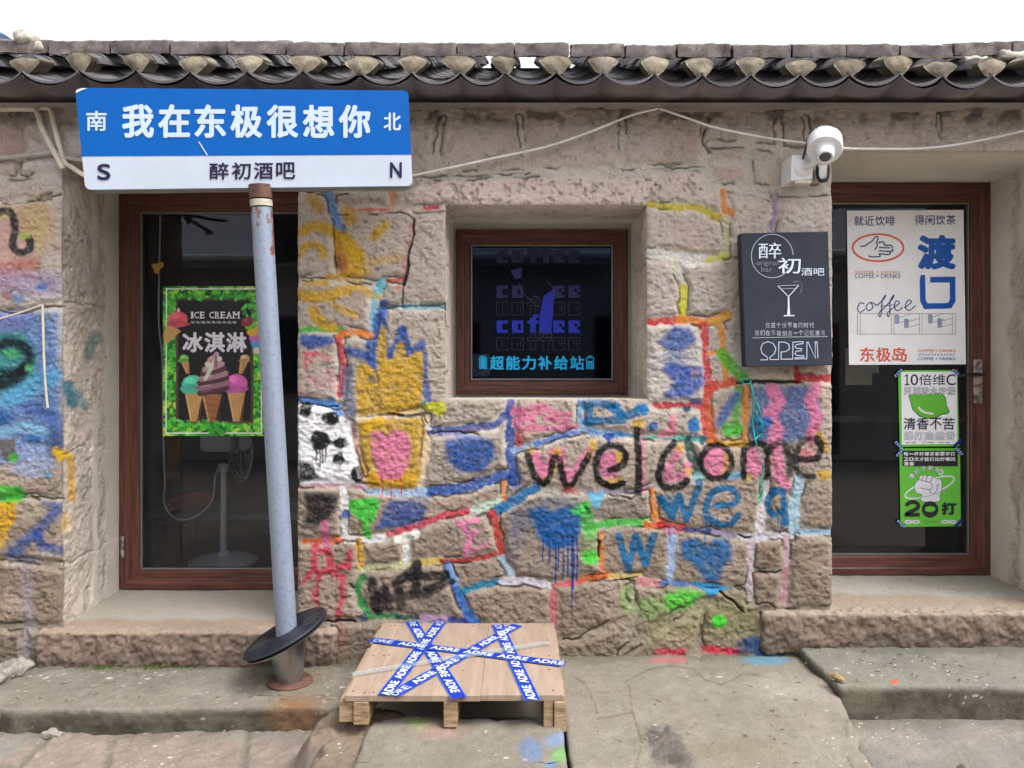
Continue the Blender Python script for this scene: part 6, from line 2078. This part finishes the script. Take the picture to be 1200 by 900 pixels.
mb = MB(); mb.tube([at(957.5, 194, yb - .04), at(957, 204, yb - .045), at(960, 211.5, yb - .05), at(965, 213, yb - .05), at(969.5, 210, yb - .045), at(971, 202, yb - .04), at(970.5, 194, yb - .03)], 0.0048, 8)
mb.tube([at(958.6, 196, yb - .045), at(958.6, 206, yb - .05), at(962, 211, yb - .055), at(968, 210, yb - .05)], 0.0048, 8); mb.build('cable', [M_BLACK], ad, True)


# ------------------------------------------------------------------ cables and strings on the facade
def cable(name, pts, r, m, label, cat, flat=1.0, group=None, sub=6):
    mb = MB(); mb.tube(pts, r, 8, 0, None, sub, flat)
    o = mb.build(name, [m], None, True)
    return tag(o, label, cat, group)


w = 3.37
cable('conduit', [at(-160, 127, w), at(-20, 127.5, w), at(30, 127.5, w), at(41, 128.5, w), at(46, 138, w), at(48, 146, w), at(56, 164, w), at(70, 190, w), at(74, 198, w)], 0.0125, M_IVORY, 'thicker ivory plastic conduit bending down the left pier', 'conduit')
cable('conduit', [at(44, 127.5, w + .008), at(54, 126, w), at(60, 131, w), at(63, 145, w), at(70, 172, w), at(76, 190, w), at(84, 196, w), at(96, 204, w - .01), at(112, 212, w), at(124, 222, w + .08)], 0.0105, M_IVORY, 'thinner ivory conduit looping beside the thicker one toward the sign', 'conduit')
cable('conduit', [at(-160, 188, w), at(0, 185, w), at(30, 182, w), at(60, 179, w), at(72, 184, w), at(90, 187, w), at(112, 191, w), at(140, 196, w + .02)], 0.0095, plain_mat('grey_pvc', (172, 168, 164), (140, 134, 130), 14, .55), 'dusty grey conduit running level across the left pier', 'conduit')
M_WIRE = plain_mat('white_cable', (226, 224, 222), (200, 196, 192), 12, .45)
cable('cable', [at(470, 208, 3.37), at(484, 205.5, 3.37), at(530, 196, 3.36), at(580, 185, 3.36), at(640, 172, 3.355), at(690, 155, 3.35), at(740, 135, 3.34), at(771, 127, 3.335)], 0.0052, M_WIRE, 'thin white cable slanting up from behind the street sign to the eave', 'cable')
cable('cable', [at(773, 127, 3.335), at(800, 136.5, 3.33), at(840, 150, 3.325), at(900, 162, 3.31), at(945, 168, 3.25), at(962, 170, 3.18), at(985, 173.5, 3.25), at(1020, 174.5, 3.30), at(1080, 174, 3.32), at(1130, 168, 3.33), at(1200, 153, 3.34), at(1300, 128, 3.34)], 0.0082, M_WIRE,
      'flat white cable sagging from the eave past the camera over the right door', 'cable', 0.6)
cable('string', [at(-60, 390, 3.37), at(0, 373.5, 3.37), at(25, 366, 3.37), at(49.5, 357.5, 3.37)], 0.0042, M_IVORY, 'pale string slanting up to a nail across the sprayed left pier', 'string')
cable('string', [at(50, 357.5, 3.368), at(51, 400, 3.37), at(52.5, 440, 3.372), at(55, 470, 3.372), at(56, 478, 3.37)], 0.0052, M_IVORY, 'pale string hanging straight down the sprayed left pier', 'string')
M_TEALS = plain_mat('teal_twine', (24, 160, 150), (18, 120, 118), 30, .6)
mb = MB()
for pts in ([(866, 448), (870, 444), (878, 444), (880, 448), (874, 450), (868, 446)], [(879, 447), (882, 460), (884, 476), (888, 488), (894, 498), (893, 508), (886, 514), (887, 522), (889, 528)], [(881, 450), (883, 470), (882, 490), (884, 510), (886, 518)],
            [(893, 498), (890, 480), (884, 466)], [(889, 528), (892, 540), (894, 552), (892, 566), (894, 574), (890, 584)]):
    mb.tube([at(x, y, 3.365 - 0.012 * math.sin(i * 2.1)) for i, (x, y) in enumerate(pts)], 0.0028, 6)
tag(mb.build('string', [M_TEALS], None, True), 'teal twine knotted in a joint and dangling over the striped stone', 'string')

# ------------------------------------------------------------------ things seen through the glass
YF = 4.62
fn = thing('pedestal_fan', 'white pedestal fan standing inside behind the left door', 'fan', at(262, 662, YF))
mb = MB(); b0 = np.array(at(262, 660, YF)); b0[2] = zt - 0.018
mb.lathe(b0, (0, 0, 1), [(0.02, 0), (0.20, 0.002), (0.20, 0.012), (0.16, 0.03), (0.04, 0.045), (0.03, 0.07)], 40); mb.build('base', [M_WHITE], fn, True)
mb = MB(); t0 = np.array(at(262, 548, YF)); mb.rings([b0 + (0, 0, .05), (b0[0], YF, t0[2])], [0.020, 0.017], 20); mb.build('pole', [M_WHITE], fn, True)
mb = MB(); mb.lathe((b0[0], YF, t0[2] - .03), (0, 0, 1), [(0.01, 0), (0.032, 0.004), (0.034, 0.05), (0.02, 0.06)], 24); mb.build('knob', [M_WHITE], fn, True)
mb = MB(); m0 = np.array(at(258, 516, YF)); mb.box(m0[0] - .105, m0[0] + .085, YF - .06, YF + .06, m0[2] - .065, m0[2] + .065); mb.build('motor_housing', [M_WHITE], fn, bevel=0.025)
gc = np.array(at(281, 528, YF + .03)); ga = np.array([0.75, 0.66, 0.0])
mb = MB()
e1 = np.array([-0.66, 0.75, 0]); e2 = np.array([0, 0, 1.0])
for r_ in (0.05, 0.09, 0.13, 0.165, 0.19):
    mb.tube([gc + ga * 0.05 * (1 - (r_ / .19) ** 2) + r_ * (math.cos(t) * e1 + math.sin(t) * e2) for t in np.linspace(0, 2 * math.pi, 25)], 0.003, 5, sub=1)
for t in np.linspace(0, 2 * math.pi, 28, endpoint=False):
    mb.tube([gc + ga * 0.05 * (1 - (r_ / .19) ** 2) + r_ * (math.cos(t) * e1 + math.sin(t) * e2) for r_ in (0.03, 0.1, 0.16, 0.19)], 0.0018, 4, sub=1)
mb.build('grille', [M_WHITE], fn)
for k in range(3):
    mb = MB()
    a = k * 2.094 + .4
    d1, d2 = math.cos(a) * e1 + math.sin(a) * e2, -math.sin(a) * e1 + math.cos(a) * e2
    c0 = gc - ga * 0.0
    pts = [c0 + d1 * u * .165 + d2 * v * .07 + ga * .022 * v for u, v in ((.12, -.3), (.5, -.8), (.9, -.9), (1.0, -.1), (.9, .7), (.5, .6), (.12, .3))]
    mb.hexa(pts[:2] + [pts[5], pts[6]], [p + ga * .004 for p in pts[:2] + [pts[5], pts[6]]]); mb.hexa([pts[1], pts[2], pts[4], pts[5]], [p + ga * .004 for p in (pts[1], pts[2], pts[4], pts[5])])
    mb.build('blade', [M_WHITE], fn)
cable('cord', [at(188, 250, 4.08), at(186, 370, 4.1), at(190, 420, 4.12), at(191, 500, 4.15), at(193, 560, 4.2), at(193, 590, 4.25), at(203, 606, 4.3), at(218, 609, 4.35), at(236, 601, 4.42), at(249, 585, 4.5), at(252, 560, 4.55), at(257, 545, 4.58)], 0.0045, M_WIRE, 'loose white cord looping down behind the left door pane to the fan', 'cord')
mb = MB()
for k, pts in enumerate(([(196, 596), (206, 584), (226, 578), (246, 580), (240, 588), (216, 592), (200, 598)], [(198, 592), (214, 582), (240, 582), (246, 585), (226, 590), (204, 594)], [(202, 590), (222, 585), (238, 584), (232, 588), (210, 593)])):
    mb.tube([at(x, y, 4.75 + .02 * k) for x, y in pts], 0.009, 8)
tag(mb.build('hose', [plain_mat('red_rubber', (190, 76, 60), (150, 50, 44), 20, .6)], None, True), 'coil of red orange hose lying on the table behind the left door', 'hose')
M_TABLE = plain_mat('grey_tabletop', (112, 112, 116), (84, 84, 90), 8, .5)
tb = thing('table', 'low grey table standing in the dark room behind the left door', 'table', (-1.72, 5.0, zt - 0.02))
zz = at(0, 600, 4.72)[2]
mb = MB(); mb.box(-2.3, -1.05, 4.70, 5.3, zz - 0.045, zz - 0.012); mb.build('tabletop', [M_TABLE], tb, bevel=0.004)
for sx in (-2.26, -1.12):
    for sy in (4.74, 5.24):
        mb = MB(); mb.box(sx, sx + .04, sy, sy + .04, zt - 0.018, zz - 0.046); mb.build('leg', [M_TABLE], tb)
# switch box behind the window
xb_ = at(568, 428, 4.10)
bx = thing('switch_box', 'pale grey switch box seen through the lower left corner of the window', 'switch box', at(568, 441, 4.10))
f = [at(553, 415, 4.03), at(574, 415, 4.03), at(574, 441, 4.03), at(553, 441.5, 4.03)]
mb = MB(); mb.hexa(f, [(x, y + .06, z) for x, y, z in f]); mb.build('cover', [plain_mat('beige_plastic', (200, 192, 176), (170, 160, 146), 10, .5)], bx, bevel=0.004)
mb = MB(); mb.tube([at(569, 437, 4.025), at(572, 440, 4.03), at(575, 443, 4.05)], .003, 6); mb.build('wire', [M_BLACK], bx)
# shop counter and lit doorway objects behind the right door
ct = thing('counter', 'dark bar counter in the room behind the right door', 'counter', (1.9, 5.3, zt - 0.02))
mb = MB(); mb.box(1.12, 2.9, 5.0, 5.5, zt - 0.015, zt + 0.80); mb.build('front', [M_DARKIN], ct)
mb = MB(); mb.box(1.06, 2.95, 4.94, 5.56, zt + 0.801, zt + 0.84); mb.build('top', [M_TABLE], ct, bevel=0.004)
pp = [at(991, 408, 4.3), at(1030, 408, 4.3), at(1030, 437, 4.3), at(1022, 437, 4.3), at(1022, 451, 4.3), at(991, 451, 4.3)]
mb = MB(); mb.add(pp + [(x, y + .006, z) for x, y, z in pp], [tuple(range(6)), tuple(range(11, 5, -1))] + [(k, (k + 1) % 6, 6 + (k + 1) % 6, 6 + k) for k in range(6)])
tag(mb.build('notice', [plain_mat('cream_card', (222, 214, 186), (200, 190, 160), 6, .7)], None), 'notched cream card hanging behind the right door below the white poster', 'notice')

# ------------------------------------------------------------------ small litter, moss
M_CHIP = plain_mat('splintered_wood', (176, 150, 104), (120, 96, 62), 30, .8, stretch=(1, 4, 4))
mb = MB()
a, b = np.array(at(970, 797, 3.04)), np.array(at(990, 812, 2.98)); a[2] = b[2] = 0.185
mb.rings([a, (a + b) / 2 + (0, 0, .006), b], [0.004, 0.013, 0.007], 7)
tag(mb.build('wood_chip', [M_CHIP], None), 'splinter of pale wood lying at the corner of the right platform', 'wood chip')
for k, (x, y, sx, sy, sz, lab) in enumerate(((8, 787, .085, .07, .022, 'flat pale stone flake lying on the left platform at the wall foot'), (-14, 796, .09, .06, .02, 'cut off stone flake lying at the left edge of the photo'), (66, 860, .03, .03, .010, 'grey stone chip at the foot of the left platform step'))):
    if y < 850:
        p = MD(x, y); p = plane((0, 0, 0.1), (0, 0, 1))(x, y)
    else:
        p = plane((0, 0, 0.0), (0, 0, 1))(x, y)
    o = rock_box('stone_flake', (p[0] - sx, p[1] - sy, p[2] - .006), (p[0] + sx, p[1] + sy, p[2] + sz), 0.006, sz * .7, ((0.05, .02, 3), (0.015, .005, 2)), stone_col((150, 146, 136), (116, 110, 100), .04, seed=k), None, M_GROUND, seed=k)
    tag(o, lab, 'stone')
r9 = random.Random(21)
mb = MB()
for cx0, cy0, sx, n in ((262, 776, 22, 620), (178, 779, 26, 320), (120, 781, 24, 160), (215, 779, 20, 160), (378, 777, 14, 160), (960, 757, 30, 60)):
    for _ in range(n):
        x = r9.gauss(cx0, sx * .5); p = plane((0, 0, .094 if cx0 < 500 else .173), (0, 0, 1))(x, cy0 + abs(r9.gauss(0, 2.2)))
        h_ = r9.uniform(.006, .022); a = r9.uniform(0, 6.3); w_ = r9.uniform(.0012, .003)
        t = (p[0] + r9.uniform(-.008, .008), p[1] + r9.uniform(-.01, .004), p[2] + h_)
        g = np.array(lin((96, 112, 50))) * r9.uniform(.5, 1.3)
        mb.add([(p[0] - w_ * math.cos(a), p[1] - w_ * math.sin(a), p[2] - .002), (p[0] + w_ * math.cos(a), p[1] + w_ * math.sin(a), p[2] - .002), t], [(0, 1, 2)], 0, g)
o = mb.build('moss', [M_ROCK], colors=True); o['kind'] = 'stuff'
mb = MB()
for k in range(130):
    x, y = r9.choice([(r9.uniform(690, 980), r9.uniform(772, 898)), (r9.uniform(1000, 1190), r9.uniform(762, 800)), (r9.uniform(20, 390), r9.uniform(786, 822))])
    zl = .155 if 690 <= x < 985 else .178 if x > 985 else .097
    p = np.array(plane((0, 0, zl), (0, 0, 1))(x, y)); a = r9.uniform(0, 6.3); L = r9.uniform(.002, .014)
    mb.rings([p - (math.cos(a) * L, math.sin(a) * L, 0), p + (0, 0, .002), p + (math.cos(a) * L, math.sin(a) * L, 0)], [.0008, .0018, .0008], 5, 0, np.array(lin(r9.choice([(84, 66, 48), (110, 92, 66), (60, 50, 42), (150, 130, 100)]))))
o = mb.build('litter', [M_ROCK], colors=True); o['kind'] = 'stuff'

# ------------------------------------------------------------------ neighbours
M_STUCCO = plain_mat('old_render', (196, 192, 186), (168, 164, 158), 2.5, .9, bump=.004)
M_BLUER = plain_mat('blue_sheet_roof', (112, 152, 200), (96, 134, 184), 4, .5)
M_ROOFD = plain_mat('dark_tiles', (176, 178, 186), (140, 142, 150), 14, .85, bump=.02, stretch=(1, 6, 1))
nb = thing('neighbour_house', 'house with a blue sheet roof whose corner shows above the eave at far left', 'house', (-9.0, 11.0, -0.06))
mb = MB(); mb.box(-12.6, -5.9, 9.2, 13, -0.05, 4.3); mb.build('wall', [M_STUCCO], nb)
xr, _, zq = at(11, 44, 9.0)
mb = MB(); s_ = 0.62
mb.add([(xr, 8.9, zq), (xr - 3.6, 8.9, zq + 3.6 * s_), (xr - 7.2, 8.9, zq), (xr, 13.3, zq), (xr - 3.6, 13.3, zq + 3.6 * s_), (xr - 7.2, 13.3, zq)], [(0, 1, 4, 3), (1, 2, 5, 4), (0, 2, 1), (3, 4, 5), (0, 3, 5, 2)])
mb.build('roof', [M_BLUER], nb)
op = thing('opposite_house', 'rendered house across the lane seen only as a reflection in the glass', 'house', (0, -6, -0.06))
mb = MB(); mb.box(-9, 9, -9, -4.0, -0.05, 3.05); mb.build('wall', [M_STUCCO], op)
mb = MB()
mb.add([(-9.4, -3.55, 3.0), (9.4, -3.55, 3.14), (9.4, -6.1, 4.9), (-9.4, -6.1, 4.9), (9.4, -9.4, 3.3), (-9.4, -9.4, 3.3), (-9.4, -3.55, 2.88), (9.4, -3.55, 3.02)], [(0, 1, 2, 3), (3, 2, 4, 5), (6, 7, 1, 0)])
mb.build('roof', [M_ROOFD], op)
mb = MB(); mb.tube([(-9.4, -3.48, 3.03), (0, -3.48, 3.08), (9.4, -3.48, 3.18)], .05, 10); mb.build('gutter', [M_WHITE], op, True)
for x0, x1, z0, z1, nm in ((-4.2, -3.1, 1.0, 2.2, 'window'), (-1.6, -.6, .05, 2.1, 'door'), (1.2, 2.5, 1.0, 2.2, 'window'), (4.0, 5.0, .05, 2.1, 'door')):
    f = frame_mesh(nm, op, x0, x1, z0, z1, -3.98, [(0, .03), (0, .06), (.06, .06), (.06, .03)], [M_WOODH, M_WOODV])
    mb = MB(); mb.add([(x0 + .06, -3.965, z0 + .06), (x1 - .06, -3.965, z0 + .06), (x1 - .06, -3.965, z1 - .06), (x0 + .06, -3.965, z1 - .06)], [(0, 1, 2, 3)]); mb.build('pane', [M_BLACK], f)

for o in bpy.data.objects:
    if '_base' in o:
        del o['_base']
